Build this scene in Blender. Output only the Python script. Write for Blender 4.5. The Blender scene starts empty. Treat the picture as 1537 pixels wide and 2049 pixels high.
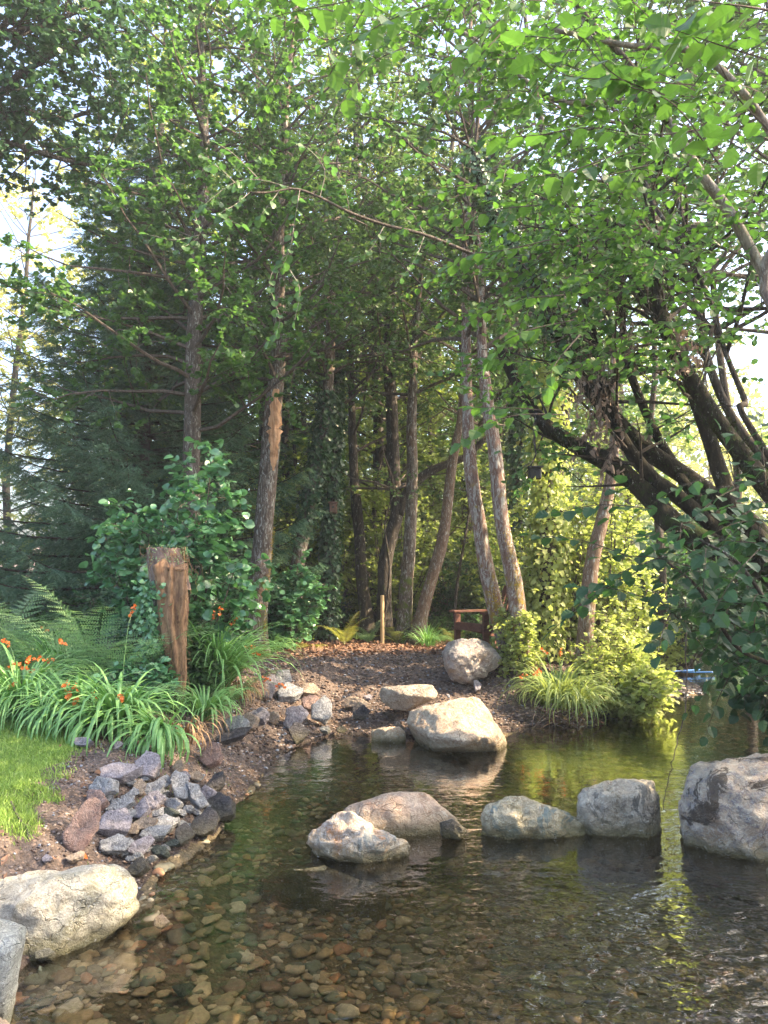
import bpy, bmesh, math, random
import numpy as np
from mathutils import Vector, Matrix

rnd = random.Random(7)
HAZE = .0020
R = np.random.default_rng(11)
COL = bpy.context.scene.collection
rad = math.radians

# ------------------------------------------------------------------ camera model (pixel -> world)
FPX, CX, CY = 1539.0, 768.5, 1024.5
PITCH = math.atan(125.5 / FPX)
CAMZ = 1.75
def ray(px, py):
    u = (px - CX) / FPX; v = (CY - py) / FPX
    c, s = math.cos(PITCH), math.sin(PITCH)
    return np.array([u, c - v * s, s + v * c])
def P(px, py, Y):
    d = ray(px, py); return np.array([0, 0, CAMZ]) + d * (Y / d[1])
def G(px, py, z=0.0):
    d = ray(px, py); return np.array([0, 0, CAMZ]) + d * ((z - CAMZ) / d[2])
def PX(w, Y):                      # pixel width -> metres at depth Y
    return w * Y / FPX

SUN_AZ, SUN_EL = rad(-3), rad(40)   # azimuth measured from +X towards +Y
SUN = np.array([math.cos(SUN_EL) * math.cos(SUN_AZ), math.cos(SUN_EL) * math.sin(SUN_AZ), math.sin(SUN_EL)])

# ------------------------------------------------------------------ numpy noise
def _h(ix, iy, iz, seed):
    n = (ix.astype(np.int64) * 374761393 + iy.astype(np.int64) * 668265263 + iz.astype(np.int64) * 2147483647 + seed * 1274126177) & 0xffffffff
    n = ((n ^ (n >> 13)) * 1274126177) & 0xffffffff
    n = (n ^ (n >> 16)) & 0xffffffff
    return n / 4294967295.0
def vnoise(p, seed=0):
    f = np.floor(p); t = p - f; t = t * t * (3 - 2 * t)
    i = f.astype(np.int64); x, y, z = i[:, 0], i[:, 1], i[:, 2]
    tx, ty, tz = t[:, 0], t[:, 1], t[:, 2]
    def L(a, b, k): return a + (b - a) * k
    c = [[[_h(x + a, y + b, z + d, seed) for d in (0, 1)] for b in (0, 1)] for a in (0, 1)]
    return L(L(L(c[0][0][0], c[1][0][0], tx), L(c[0][1][0], c[1][1][0], tx), ty),
             L(L(c[0][0][1], c[1][0][1], tx), L(c[0][1][1], c[1][1][1], tx), ty), tz) * 2 - 1
def fbm(p, o=4, seed=0, gain=0.5):
    a, s, r = 1.0, 1.0, 0
    for k in range(o):
        r = r + a * vnoise(p * s + k * 17.3, seed + k); a *= gain; s *= 2.03
    return r
def sst(x, a, b):
    t = np.clip((x - a) / (b - a), 0, 1); return t * t * (3 - 2 * t)
def nrm(v):
    return v / np.maximum(np.linalg.norm(v, axis=-1, keepdims=True), 1e-9)

# ------------------------------------------------------------------ mesh building
class MB:
    def __init__(s): s.V = []; s.T = []; s.Q = []; s.tt = []; s.tq = []; s.n = 0
    def add(s, V, F, tint=0.5):
        V = np.asarray(V, float).reshape(-1, 3); F = np.asarray(F, np.int64)
        t = np.broadcast_to(np.asarray(tint, float), (len(F),))
        if F.shape[1] == 3: s.T.append(F + s.n); s.tt.append(t)
        else: s.Q.append(F + s.n); s.tq.append(t)
        s.V.append(V); s.n += len(V)
    def add2(s, V, Q, T, tint=0.5):
        V = np.asarray(V, float).reshape(-1, 3)
        if len(Q): Q = np.asarray(Q); s.Q.append(Q + s.n); s.tq.append(np.full(len(Q), float(tint)))
        if len(T): T = np.asarray(T); s.T.append(T + s.n); s.tt.append(np.full(len(T), float(tint)))
        s.V.append(V); s.n += len(V)
    def build(s, name, mat, parent=None, smooth=False, **kw):
        V = np.concatenate(s.V) if s.V else np.zeros((0, 3))
        T = np.concatenate(s.T) if s.T else np.zeros((0, 3), np.int64)
        Q = np.concatenate(s.Q) if s.Q else np.zeros((0, 4), np.int64)
        tint = np.concatenate([*s.tt, *s.tq]) if (s.tt or s.tq) else np.zeros(0)
        me = bpy.data.meshes.new(name)
        off = kw.pop('origin', None)
        loc = np.zeros(3)
        if parent is not None:
            p = parent; 
            while p is not None: loc = loc + np.array(p.location); p = p.parent
        elif off is not None: loc = np.asarray(off, float)
        V = V - loc
        me.vertices.add(len(V)); me.vertices.foreach_set('co', V.astype(np.float32).ravel())
        nl = T.size + Q.size
        me.loops.add(nl); me.loops.foreach_set('vertex_index', np.concatenate([T.ravel(), Q.ravel()]).astype(np.int32))
        me.polygons.add(len(T) + len(Q))
        st = np.concatenate([np.arange(len(T)) * 3, len(T) * 3 + np.arange(len(Q)) * 4]).astype(np.int32)
        me.polygons.foreach_set('loop_start', st)
        me.polygons.foreach_set('use_smooth', np.full(len(st), bool(smooth)))
        at = me.attributes.new('tint', 'FLOAT', 'FACE'); at.data.foreach_set('value', tint.astype(np.float32))
        me.update(calc_edges=True)
        if mat is not None: me.materials.append(mat)
        o = bpy.data.objects.new(name, me); COL.objects.link(o)
        if parent is not None: o.parent = parent
        elif off is not None: o.location = loc
        return o

def tag(o, label=None, cat=None, group=None, kind=None):
    if label: o['label'] = label
    if cat: o['category'] = cat
    if group: o['group'] = group
    if kind: o['kind'] = kind
    return o
def empty(name, loc, label=None, cat=None, group=None):
    o = bpy.data.objects.new(name, None); COL.objects.link(o); o.location = tuple(map(float, loc))
    o.empty_display_size = 0.1
    return tag(o, label, cat, group)
def copy_tree(o, parent=None):
    c = o.copy(); COL.objects.link(c)
    if parent is not None: c.parent = parent
    for ch in list(o.children): copy_tree(ch, c)
    return c

def spline(pts, n):
    p = np.asarray(pts, float); m = len(p)
    if m < 3:
        t = np.linspace(0, 1, n)[:, None]; return p[0] * (1 - t) + p[-1] * t
    e = np.vstack([2 * p[0] - p[1], p, 2 * p[-1] - p[-2]])
    u = np.linspace(0, m - 1, n); i = np.minimum(u.astype(int), m - 2); t = (u - i)[:, None]
    a, b, c, d = e[i], e[i + 1], e[i + 2], e[i + 3]
    return 0.5 * ((2 * b) + (c - a) * t + (2 * a - 5 * b + 4 * c - d) * t ** 2 + (3 * b - a - 3 * c + d) * t ** 3)
def tube(mb, pts, rads, sides=8, tint=0.5, rough=0.0, seed=0, cap=True):
    p = np.asarray(pts, float); n = len(p)
    r = np.interp(np.linspace(0, 1, n), np.linspace(0, 1, len(np.atleast_1d(rads))), np.atleast_1d(rads)) if np.ndim(rads) else np.full(n, rads)
    t = nrm(np.gradient(p, axis=0))
    ref = np.array([1.0, 0, 0]) if abs(t[0, 0]) < 0.8 else np.array([0, 1.0, 0])
    us = []; u = nrm(ref - t[0] * ref.dot(t[0]))
    for k in range(n):
        u = u - t[k] * u.dot(t[k]); u = u / max(np.linalg.norm(u), 1e-9); us.append(u)
    us = np.array(us); vs = np.cross(t, us)
    a = np.arange(sides) / sides * 2 * np.pi
    dirs = us[:, None, :] * np.cos(a)[None, :, None] + vs[:, None, :] * np.sin(a)[None, :, None]
    rr = np.repeat(r[:, None], sides, 1)
    if rough > 0:
        q = (p[:, None, :] + dirs * 0.15) .reshape(-1, 3)
        rr = rr * (1 + rough * fbm(q * np.array([4, 4, 1.3]) + seed, 3, seed).reshape(n, sides))
    V = (p[:, None, :] + dirs * rr[..., None]).reshape(-1, 3)
    i = np.arange(n - 1)[:, None] * sides; j = np.arange(sides)[None, :]; j2 = (j + 1) % sides
    Q = np.stack([i + j, i + j2, i + sides + j2, i + sides + j], -1).reshape(-1, 4)
    Tt = []
    if cap:
        V = np.vstack([V, p[-1] + t[-1] * r[-1] * 0.1, p[0]])
        c = n * sides; b = (n - 1) * sides
        Tt = [[b + k, b + (k + 1) % sides, c] for k in range(sides)] + [[(k + 1) % sides, k, c + 1] for k in range(sides)]
    mb.add2(V, Q, Tt, tint)
def box(mb, c, size, rot=None, tint=0.5, bev=0.0):
    s = np.asarray(size, float) / 2
    if bev <= 0: bev = min(size) * 0.08
    bm = bmesh.new(); bmesh.ops.create_cube(bm, size=1)
    for v in bm.verts: v.co = Vector((v.co.x * 2 * s[0], v.co.y * 2 * s[1], v.co.z * 2 * s[2]))
    bmesh.ops.bevel(bm, geom=list(bm.edges), offset=bev, segments=1, affect='EDGES')
    bmesh.ops.triangulate(bm, faces=bm.faces[:])
    V = np.array([v.co[:] for v in bm.verts]); bm.verts.index_update()
    F = np.array([[v.index for v in f.verts] for f in bm.faces]); bm.free()
    if rot is not None: V = V @ np.array(rot).T
    mb.add(V + np.asarray(c, float), F, tint)

# leaf templates : x = length (0..1), y = half width, z = out of plane
def tpl_lo():
    return np.array([[0, 0, 0], [0.5, 0.30, .06], [1, 0, -.04], [0.5, -0.30, .06]]), np.array([[0, 1, 2], [0, 2, 3]])
def tpl_mid(w=0.42):
    V = np.array([[0, 0, 0], [.25, w * .85, .05], [.7, w * .85, .04], [1, 0, -.08], [.7, -w * .85, .04], [.25, -w * .85, .05], [.5, 0, -.02]])
    return V, np.array([[0, 1, 6], [1, 2, 6], [2, 3, 6], [3, 4, 6], [4, 5, 6], [5, 0, 6]])
def tpl_hi(w=0.42, n=9, ser=0.03, tip=1.0, seed=0):
    xs = np.linspace(0, 1, n); prof = np.sin(np.pi * xs ** (0.75 if tip else 1.0)) ** 0.6 * w
    rr = np.random.default_rng(seed)
    e = prof + ser * np.where(np.arange(n) % 2 == 0, 1, -1) * (prof > .05)
    curl = -0.18 * xs ** 2
    mid = np.stack([xs, 0 * xs, curl], 1)
    lf = np.stack([xs + .02, e, curl + .22 * e + .02 * rr.standard_normal(n)], 1)
    rt = np.stack([xs + .02, -e, curl + .22 * e + .02 * rr.standard_normal(n)], 1)
    V = np.vstack([mid, lf, rt]); F = []
    for i in range(n - 1):
        F += [[i, i + 1, n + i + 1], [i, n + i + 1, n + i], [i, 2 * n + i, 2 * n + i + 1], [i, 2 * n + i + 1, i + 1]]
    return V, np.array(F)
LO, MID, ROUND = tpl_lo(), tpl_mid(.42), tpl_mid(.56)
HI = tpl_hi(); HIR = tpl_hi(.46, 8, .015, 0, 3)
IVY = (np.array([[0, 0, 0], [-.08, .42, .03], [.38, .3, 0], [.42, .5, .04], [1, 0, -.06], [.42, -.5, .04], [.38, -.3, 0], [-.08, -.42, .03]]),
       np.array([[0, 1, 2], [0, 2, 4], [2, 3, 4], [0, 4, 6], [4, 5, 6], [0, 6, 7]]))
def scatter(mb, tpl, pos, d, nr, size, tint):
    V, F = tpl; N = len(pos)
    if N == 0: return
    d = nrm(d); y = nrm(np.cross(nr, d)); z = np.cross(d, y)
    s = np.asarray(size).reshape(-1, 1, 1) * np.ones((N, 1, 1))
    W = pos[:, None, :] + s * (V[None, :, 0:1] * d[:, None] + V[None, :, 1:2] * y[:, None] + V[None, :, 2:3] * z[:, None])
    FF = (F[None] + (np.arange(N) * len(V))[:, None, None]).reshape(-1, 3)
    mb.add(W.reshape(-1, 3), FF, np.repeat(np.broadcast_to(tint, (N,)), len(F)))

# ------------------------------------------------------------------ materials
def NT(name):
    m = bpy.data.materials.new(name); m.use_nodes = True; t = m.node_tree; t.nodes.clear()
    o = t.nodes.new('ShaderNodeOutputMaterial'); return m, t, o
class N:
    def __init__(s, t): s.t = t
    def __call__(s, typ, ins=None, **props):
        n = s.t.nodes.new('ShaderNode' + typ)
        for k, v in props.items(): setattr(n, k, v)
        for k, v in (ins or {}).items():
            if hasattr(v, 'is_linked') or isinstance(v, bpy.types.NodeSocket): s.t.links.new(v, n.inputs[k])
            else: n.inputs[k].default_value = v
        return n
    def ramp(s, fac, stops, interp='LINEAR'):
        n = s.t.nodes.new('ShaderNodeValToRGB'); s.t.links.new(fac, n.inputs[0]); r = n.color_ramp; r.interpolation = interp
        while len(r.elements) < len(stops): r.elements.new(0.5)
        for e, (p, c) in zip(r.elements, stops):
            e.position = p; e.color = (c, c, c, 1) if np.isscalar(c) else (*c, 1)
        return n.outputs[0]
    def mix(s, f, a, b, blend='MIX'):
        n = s.t.nodes.new('ShaderNodeMix'); n.data_type = 'RGBA'; n.blend_type = blend
        for idx, v in ((0, f), (6, a), (7, b)):
            if isinstance(v, bpy.types.NodeSocket): s.t.links.new(v, n.inputs[idx])
            else: n.inputs[idx].default_value = v if idx == 0 else ((*v, 1) if len(v) == 3 else v)
        return n.outputs[2]
    def math(s, op, a, b=0.0, clamp=False):
        n = s.t.nodes.new('ShaderNodeMath'); n.operation = op; n.use_clamp = clamp
        for i, v in enumerate((a, b)):
            if isinstance(v, bpy.types.NodeSocket): s.t.links.new(v, n.inputs[i])
            else: n.inputs[i].default_value = v
        return n.outputs[0]
    def noise(s, vec, scale, detail=6, rough=.6, dist=0.0):
        return s('TexNoise', {'Vector': vec, 'Scale': scale, 'Detail': detail, 'Roughness': rough, 'Distortion': dist}).outputs[0]
    def rng(s, v, a, b, c=0.0, d=1.0):
        n = s('MapRange', {0: v, 1: a, 2: b, 3: c, 4: d}); return n.outputs[0]

def mat_leaf(name, a, b, tr, k=0.42, rough=.42, spec=.45, dead=None):
    m, t, o = NT(name); n = N(t)
    tint = n('Attribute', attribute_name='tint').outputs['Fac']
    c = n.mix(tint, a, b)
    geo = n('NewGeometry')
    nz = n.noise(geo.outputs['Position'], 1.3, 3)
    c = n.mix(n.rng(nz, .3, .7, 0, .45), c, tuple(x * .5 for x in a))
    if dead:
        c = n.mix(n.ramp(tint, [(0.0, 1.0), (0.03, 1.0), (0.031, 0.0)]), c, dead)
    back = geo.outputs['Backfacing']
    c2 = n.mix(n.math('MULTIPLY', back, .5), c, tuple(min(1, x * 1.4 + .02) for x in b))
    ps = n('BsdfPrincipled', {'Base Color': c2, 'Roughness': rough, 'Specular IOR Level': spec})
    tc = n.mix(tint, tr, tuple(x * 1.25 for x in tr))
    tl = n('BsdfTranslucent', {'Color': tc})
    ms = n('MixShader', {0: k, 1: ps.outputs[0], 2: tl.outputs[0]})
    t.links.new(ms.outputs[0], o.inputs[0]); return m
M = {}
M['alder'] = mat_leaf('alder_leaf', (.045, .10, .035), (.09, .18, .06), (.13, .30, .05), spec=.6)
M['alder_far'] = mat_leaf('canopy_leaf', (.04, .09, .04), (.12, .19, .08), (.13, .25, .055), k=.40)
M['alder_lit_painted'] = mat_leaf('canopy_leaf_painted_sunlit', (.09, .15, .05), (.22, .27, .09), (.32, .42, .08), k=.5)  # sunlight painted into this lit copy of the canopy leaf
M['hazel'] = mat_leaf('hazel_leaf', (.035, .09, .035), (.11, .20, .07), (.10, .25, .05), k=.40)
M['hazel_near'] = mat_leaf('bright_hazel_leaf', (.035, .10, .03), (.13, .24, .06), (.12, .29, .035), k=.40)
M['hazel_dark'] = mat_leaf('hazel_leaf_painted_shaded', (.022, .065, .03), (.04, .10, .045), (.05, .15, .03), k=.35)  # shade painted into a darker copy of the hazel leaf
M['oak'] = mat_leaf('blue_green_leaf', (.035, .085, .05), (.06, .13, .07), (.07, .17, .05), k=.35)
M['ivy'] = mat_leaf('ivy_leaf', (.025, .065, .03), (.06, .12, .055), (.05, .13, .02), k=.2, rough=.3, spec=.6)
M['sunny_painted'] = mat_leaf('shrub_leaf_painted_sunlit', (.15, .23, .06), (.38, .42, .17), (.46, .56, .12), k=.5, dead=(.35, .2, .1))  # sunlight painted into the pale yellow green leaf colour
M['shrub'] = mat_leaf('round_shrub_leaf', (.055, .16, .075), (.13, .30, .15), (.12, .33, .08), k=.25, rough=.32, spec=.9)
M['yellow'] = mat_leaf('distant_leaf_painted_haze', (.28, .32, .10), (.42, .42, .16), (.6, .62, .2), k=.5)  # distance haze and sun put into a paler leaf colour
M['needle'] = mat_leaf('spruce_needle', (.06, .13, .085), (.14, .24, .14), (.06, .14, .05), k=.15, rough=.6, spec=.2)
M['strap'] = mat_leaf('strap_leaf', (.10, .25, .07), (.22, .41, .14), (.22, .46, .09), k=.3, rough=.35, spec=.5)
M['strap_sun_painted'] = mat_leaf('strap_leaf_painted_sunlit', (.14, .24, .06), (.28, .36, .14), (.40, .50, .12), k=.4)  # lit copy of the strap leaf, sunlight put into its colour
M['fern'] = mat_leaf('fern_frond', (.12, .24, .10), (.28, .42, .21), (.26, .46, .16), k=.35)
M['fern_yellow'] = mat_leaf('yellowing_fern_frond', (.20, .24, .05), (.32, .32, .08), (.45, .5, .08), k=.4)
M['grass'] = mat_leaf('grass_blade', (.12, .22, .04), (.30, .42, .10), (.30, .48, .08), k=.35)
M['dead'] = mat_leaf('withered_leaf', (.16, .12, .10), (.34, .27, .22), (.2, .14, .1), k=.15, rough=.7, spec=.1)
M['drystraw'] = mat_leaf('dry_straw', (.22, .13, .07), (.42, .28, .16), (.3, .2, .1), k=.2, rough=.7, spec=.1)
M['petal'] = mat_leaf('orange_petal', (.75, .12, .02), (.9, .26, .06), (.8, .2, .04), k=.3)
M['litter'] = mat_leaf('fallen_leaf', (.09, .055, .04), (.27, .16, .105), (.2, .1, .05), k=.1, rough=.8, spec=.1)

def out_bsdf(n, t, o, col, rough=.8, bump=None, bs=.5, bd=.02, spec=.3, disp=None):
    ins = {'Base Color': col, 'Roughness': rough, 'Specular IOR Level': spec}
    if bump is not None:
        b = n('Bump', {'Strength': bs, 'Distance': bd, 'Height': bump}); ins['Normal'] = b.outputs[0]
    p = n('BsdfPrincipled', ins); t.links.new(p.outputs[0], o.inputs[0])
def mat_bark(name, base, light, lichen=.0, moss=0.0, mosscol=(.10, .13, .03), scale=1.0, rust=0.0):
    m, t, o = NT(name); n = N(t)
    tc = n('TexCoord').outputs['Object']
    mp = n('Mapping', {'Vector': tc, 'Scale': (1, 1, .28)}).outputs[0]
    a = n.noise(mp, 22 * scale, 8, .7, .4); b = n.noise(mp, 60 * scale, 5, .7)
    big = n.noise(tc, 2.3, 4, .6)
    c = n.mix(n.rng(a, .35, .65), base, light)
    c = n.mix(n.rng(b, .4, .62, 0, .5), c, tuple(x * .3 for x in base))
    if rust: c = n.mix(n.math('MULTIPLY', n.rng(big, .5, .62), rust), c, (.30, .13, .06))
    if lichen:
        l = n.noise(mp, 26, 8, .8, .9)
        c = n.mix(n.math('MULTIPLY', n.rng(l, .60 - lichen * .12, .64 - lichen * .10), .85), c, (.42, .43, .40))
    if moss:
        z = n('SeparateXYZ', {0: tc}).outputs[2]
        mm = n.math('ADD', n.rng(z, 0, 3.2, moss, moss * .15), n.rng(n.noise(tc, 5, 5, .7), .4, .7, -.35, .35))
        c = n.mix(n.rng(mm, .35, .6), c, mosscol)
    h = n.math('ADD', a, n.math('MULTIPLY', b, .4))
    out_bsdf(n, t, o, c, .9, h, .9, .03, .15); return m
M['bark_grey'] = mat_bark('lichened_bark', (.085, .068, .055), (.20, .165, .14), .6, .6, rust=.12)
M['bark_left'] = mat_bark('grey_alder_bark', (.075, .06, .05), (.18, .155, .135), .45, 0.0)
M['bark_pink'] = mat_bark('pinkish_lichened_bark', (.15, .09, .07), (.30, .215, .185), .85, .5, (.24, .18, .03), rust=.2)
M['bark_dark'] = mat_bark('dark_bark', (.035, .03, .026), (.11, .095, .08), .2, .35)
M['bark_moss'] = mat_bark('mossy_bark', (.014, .013, .009), (.045, .04, .028), .04, .8, (.03, .05, .012))
M['bark_warm'] = mat_bark('warm_bark', (.13, .085, .06), (.28, .2, .15), .5, .35, (.14, .13, .03))
M['twig'] = mat_bark('twig_bark', (.09, .075, .065), (.2, .17, .15), .0, 0)
M['paletwig'] = mat_bark('pale_branch_bark', (.22, .19, .17), (.42, .38, .34), .6, 0)
M['spruce_bark'] = mat_bark('spruce_bark', (.05, .035, .03), (.10, .08, .07))

def mat_wood(name, a, b, sc=(30, 30, 3), bs=.6):
    m, t, o = NT(name); n = N(t); tc = n('TexCoord').outputs['Object']
    mp = n('Mapping', {'Vector': tc, 'Scale': sc}).outputs[0]
    f = n.noise(mp, 1.0, 8, .7, .6); g = n.noise(tc, 7, 5)
    c = n.mix(n.rng(f, .35, .65), a, b); c = n.mix(n.rng(g, .5, .7, 0, .6), c, tuple(x * .35 for x in a))
    out_bsdf(n, t, o, c, .8, f, bs, .02); return m
M['rotten'] = mat_wood('rotten_wood', (.13, .07, .045), (.42, .27, .16), (26, 26, 5), 1.0)
M['wound'] = mat_wood('bare_orange_wood', (.42, .19, .08), (.78, .50, .30), (30, 30, 4))
M['moss_fur'] = mat_leaf('moss_fur', (.012, .022, .006), (.03, .05, .012), (.03, .05, .01), k=.1, rough=.95, spec=.02)
M['stumptop'] = mat_wood('cut_wood', (.35, .32, .30), (.6, .57, .54), (8, 8, 8))
M['chair'] = mat_wood('red_brown_timber', (.09, .04, .03), (.17, .08, .055), (30, 6, 30), .3)
M['post'] = mat_wood('pale_timber', (.50, .34, .17), (.72, .53, .30), (40, 40, 3), .2)
M['box'] = mat_wood('weathered_box_wood', (.12, .07, .05), (.25, .16, .12))

def mat_rock(name, c1, c2, c3, stain=(.3, .16, .08), st=.4, scale=1.0, wet=True, rough=.75, crack=(.04, .035, .03), patch=None):
    m, t, o = NT(name); n = N(t); tc = n('TexCoord').outputs['Object']
    a = n.noise(tc, 5 * scale, 8, .68, .8); b = n.noise(tc, 19 * scale, 8, .7, .3); d = n.noise(tc, 90 * scale, 4, .7)
    c = n.mix(n.rng(a, .38, .6), c1, c2); c = n.mix(n.rng(b, .47, .62), c, c3)
    c = n.mix(n.rng(n.noise(tc, 2.6 * scale, 5, .6, 1.2), .50, .62, 0, st), c, stain)
    c = n.mix(n.rng(d, .3, .7, 0, .35), c, tuple(x * .35 for x in c1))
    v_ = n.noise(tc, 8.5 * scale, 7, .72, 2.2)
    c = n.mix(n.rng(n.math('ABSOLUTE', n.math('SUBTRACT', v_, .5)), 0, .022, .8, 0), c, tuple(min(.85, x * 1.35) for x in c2))
    if patch:
        c = n.mix(n.rng(n.noise(tc, 4.2 * scale, 8, .72, 1.0), .54, .58, 0, .85), c, patch)
    w = n('TexVoronoi', {'Vector': n('Mapping', {'Vector': n('VectorMath', {0: tc, 1: n('TexNoise', {'Vector': tc, 'Scale': 3.0 * scale, 'Detail': 4.0}).outputs[1]}, operation='ADD').outputs[0], 'Scale': (1, 1.5, 2.4)}).outputs[0], 'Scale': 1.5 * scale}, feature='DISTANCE_TO_EDGE').outputs[0]
    cr = n.rng(w, 0, .010, 1, 0)
    c = n.mix(n.math('MULTIPLY', cr, n.rng(a, .52, .62, 0, .7)), c, crack)
    r = rough
    if wet:
        z = n('SeparateXYZ', {0: n('NewGeometry').outputs['Position']}).outputs[2]
        zz = n.math('ADD', z, n.math('MULTIPLY', n.math('SUBTRACT', b, .5), .08))
        wf = n.rng(zz, .015, .075, 1, 0)
        c = n.mix(n.math('MULTIPLY', wf, .8), c, n.mix(.5, tuple(x * .28 for x in c1), (.05, .055, .02)))
        gf = n.math('MULTIPLY', n.rng(zz, .05, .17, 1, 0), .45)
        c = n.mix(gf, c, (.20, .18, .06)); r = n.rng(wf, 0, 1, rough, .25)
    c = n.mix(n.rng(n.noise(tc, 34 * scale, 6, .75, .5), .60, .66, 0, .55), c, tuple(min(.75, x * 1.45) for x in c2))
    c = n.mix(n.rng(n.noise(tc, 47 * scale, 6, .75), .62, .70, 0, .7), c, crack)
    h = n.math('ADD', n.math('ADD', n.math('MULTIPLY', a, 1.2), b), n.math('ADD', n.math('MULTIPLY', d, .35), n.math('MULTIPLY', cr, -.5)))
    out_bsdf(n, t, o, c, r, h, 1.0, .05, .35); return m
M['r_cream'] = mat_rock('cream_limestone', (.50, .48, .41), (.66, .63, .55), (.40, .37, .30), (.36, .33, .16), .5)
M['r_blue'] = mat_rock('pale_blue_slab', (.34, .37, .37), (.46, .50, .50), (.28, .30, .30), (.2, .22, .2), .3)
M['r_tan'] = mat_rock('tan_pink_stone', (.56, .41, .31), (.72, .56, .45), (.44, .33, .26), (.46, .24, .14), .4, .8)
M['r_streak'] = mat_rock('streaked_orange_stone', (.66, .50, .36), (.80, .72, .62), (.46, .38, .32), (.66, .28, .09), .9, patch=(.26, .31, .34))
M['r_green'] = mat_rock('greenish_cream_stone', (.58, .50, .35), (.74, .66, .50), (.38, .32, .22), (.34, .28, .12), .5, patch=(.22, .30, .31))
M['r_grey'] = mat_rock('grey_cream_stone', (.54, .48, .39), (.74, .67, .57), (.32, .29, .26), (.32, .27, .16), .4, patch=(.15, .15, .14))
M['r_big'] = mat_rock('mottled_boulder', (.62, .50, .40), (.80, .69, .57), (.30, .30, .36), (.40, .25, .16), .6, .9, patch=(.07, .055, .045))
M['r_orange'] = mat_rock('warm_sandstone', (.66, .50, .37), (.78, .66, .52), (.52, .36, .25), (.66, .36, .18), .6)
M['r_buff'] = mat_rock('buff_slab', (.46, .40, .33), (.58, .52, .44), (.36, .30, .24), (.4, .26, .16), .4)
M['r_path'] = mat_rock('grey_pink_boulder', (.44, .39, .36), (.60, .55, .50), (.30, .28, .29), (.42, .27, .2), .5, 1.1)
M['s_purple'] = mat_rock('purple_slate', (.35, .33, .38), (.56, .53, .60), (.22, .21, .24), (.38, .28, .25), .3, 2.2, rough=.6)
M['s_blue'] = mat_rock('blue_grey_slate', (.36, .38, .42), (.60, .62, .66), (.20, .21, .23), (.25, .22, .2), .3, 2.2, rough=.55)
M['s_red'] = mat_rock('reddish_stone', (.30, .20, .18), (.42, .31, .28), (.25, .2, .2), (.38, .2, .15), .5, 1.6)
M['s_tan'] = mat_rock('tan_stone', (.42, .33, .25), (.55, .46, .37), (.32, .26, .22), (.45, .27, .18), .5, 1.8)
M['s_dark'] = mat_rock('dark_wet_slate', (.06, .06, .07), (.13, .13, .15), (.05, .05, .055), (.12, .09, .08), .3, 2.2, rough=.3)
M['s_green'] = mat_rock('green_slate', (.09, .11, .09), (.15, .18, .15), (.07, .08, .07), (.16, .14, .08), .3, 2.0, wet=False)

def mat_pebble():
    m, t, o = NT('stream_pebble'); n = N(t)
    tint = n('Attribute', attribute_name='tint').outputs['Fac']; tc = n('NewGeometry').outputs['Position']
    oi = n('ObjectInfo').outputs['Random']
    f = n.math('FRACT', n.math('ADD', tint, n.math('MULTIPLY', oi, .97)))
    c = n.ramp(f, [(0, (.22, .20, .13)), (.14, (.38, .30, .18)), (.28, (.14, .16, .12)), (.38, (.46, .35, .21)), (.50, (.24, .22, .16)), (.60, (.42, .22, .12)), (.68, (.17, .20, .15)), (.80, (.55, .46, .30)), (.90, (.25, .17, .12)), (.95, (.60, .55, .42))], 'CONSTANT')
    a = n.noise(tc, 40, 6, .7)
    c = n.mix(n.rng(a, .35, .7, 0, .6), c, (.08, .075, .05))
    c = n.mix(n.rng(n('SeparateXYZ', {0: tc}).outputs[2], -.18, -.42, 0, .62), c, (.06, .05, .03))  # light lost in deeper water is painted as darker pebbles
    out_bsdf(n, t, o, c, .6, a, .3, .01); return m
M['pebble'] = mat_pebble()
def mat_gravel():
    m, t, o = NT('soil_gravel'); n = N(t)
    tint = n('Attribute', attribute_name='tint').outputs['Fac']; tc = n('NewGeometry').outputs['Position']
    c = n.ramp(tint, [(0, (.10, .07, .055)), (.35, (.17, .125, .10)), (.6, (.13, .11, .11)), (.78, (.26, .21, .18)), (.9, (.24, .26, .30)), (.97, (.36, .30, .25))], 'CONSTANT')
    out_bsdf(n, t, o, c, .85, n.noise(tc, 60, 4), .3, .005); return m
M['gravel'] = mat_gravel()

def mat_ground(name, a, b, cc, wet=True, sc=1.0, dust=(.36, .26, .20)):
    m, t, o = NT(name); n = N(t); tc = n('NewGeometry').outputs['Position']
    x = n.noise(tc, 3.5 * sc, 8, .7, .5); y = n.noise(tc, 26 * sc, 8, .75); v = n('TexVoronoi', {'Vector': tc, 'Scale': 55.0 * sc})
    c = n.mix(n.rng(x, .35, .65), a, b); c = n.mix(n.rng(y, .5, .65, 0, .8), c, cc)
    cs = n('SeparateColor', {0: v.outputs['Color']}).outputs[0]
    c = n.mix(n.rng(cs, .8, .9, 0, .6), c, dust)
    r = .92
    if wet:
        z = n('SeparateXYZ', {0: tc}).outputs[2]
        wf = n.rng(n.math('ADD', z, n.math('MULTIPLY', n.math('SUBTRACT', x, .5), .15)), .01, .14, 1, 0)
        c = n.mix(n.math('MULTIPLY', wf, .75), c, (.035, .026, .02)); r = n.rng(wf, 0, 1, .92, .35)
    h = n.math('ADD', n.math('ADD', x, n.math('MULTIPLY', y, .8)), n.math('MULTIPLY', v.outputs['Distance'], -.5))
    out_bsdf(n, t, o, c, r, h, .9, .04, .25); return m
M['soil'] = mat_ground('dark_soil', (.095, .073, .062), (.17, .135, .118), (.23, .19, .17))
M['mulch'] = mat_ground('bark_mulch', (.13, .085, .065), (.22, .15, .12), (.08, .055, .04), wet=False, dust=(.4, .25, .18))
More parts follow.
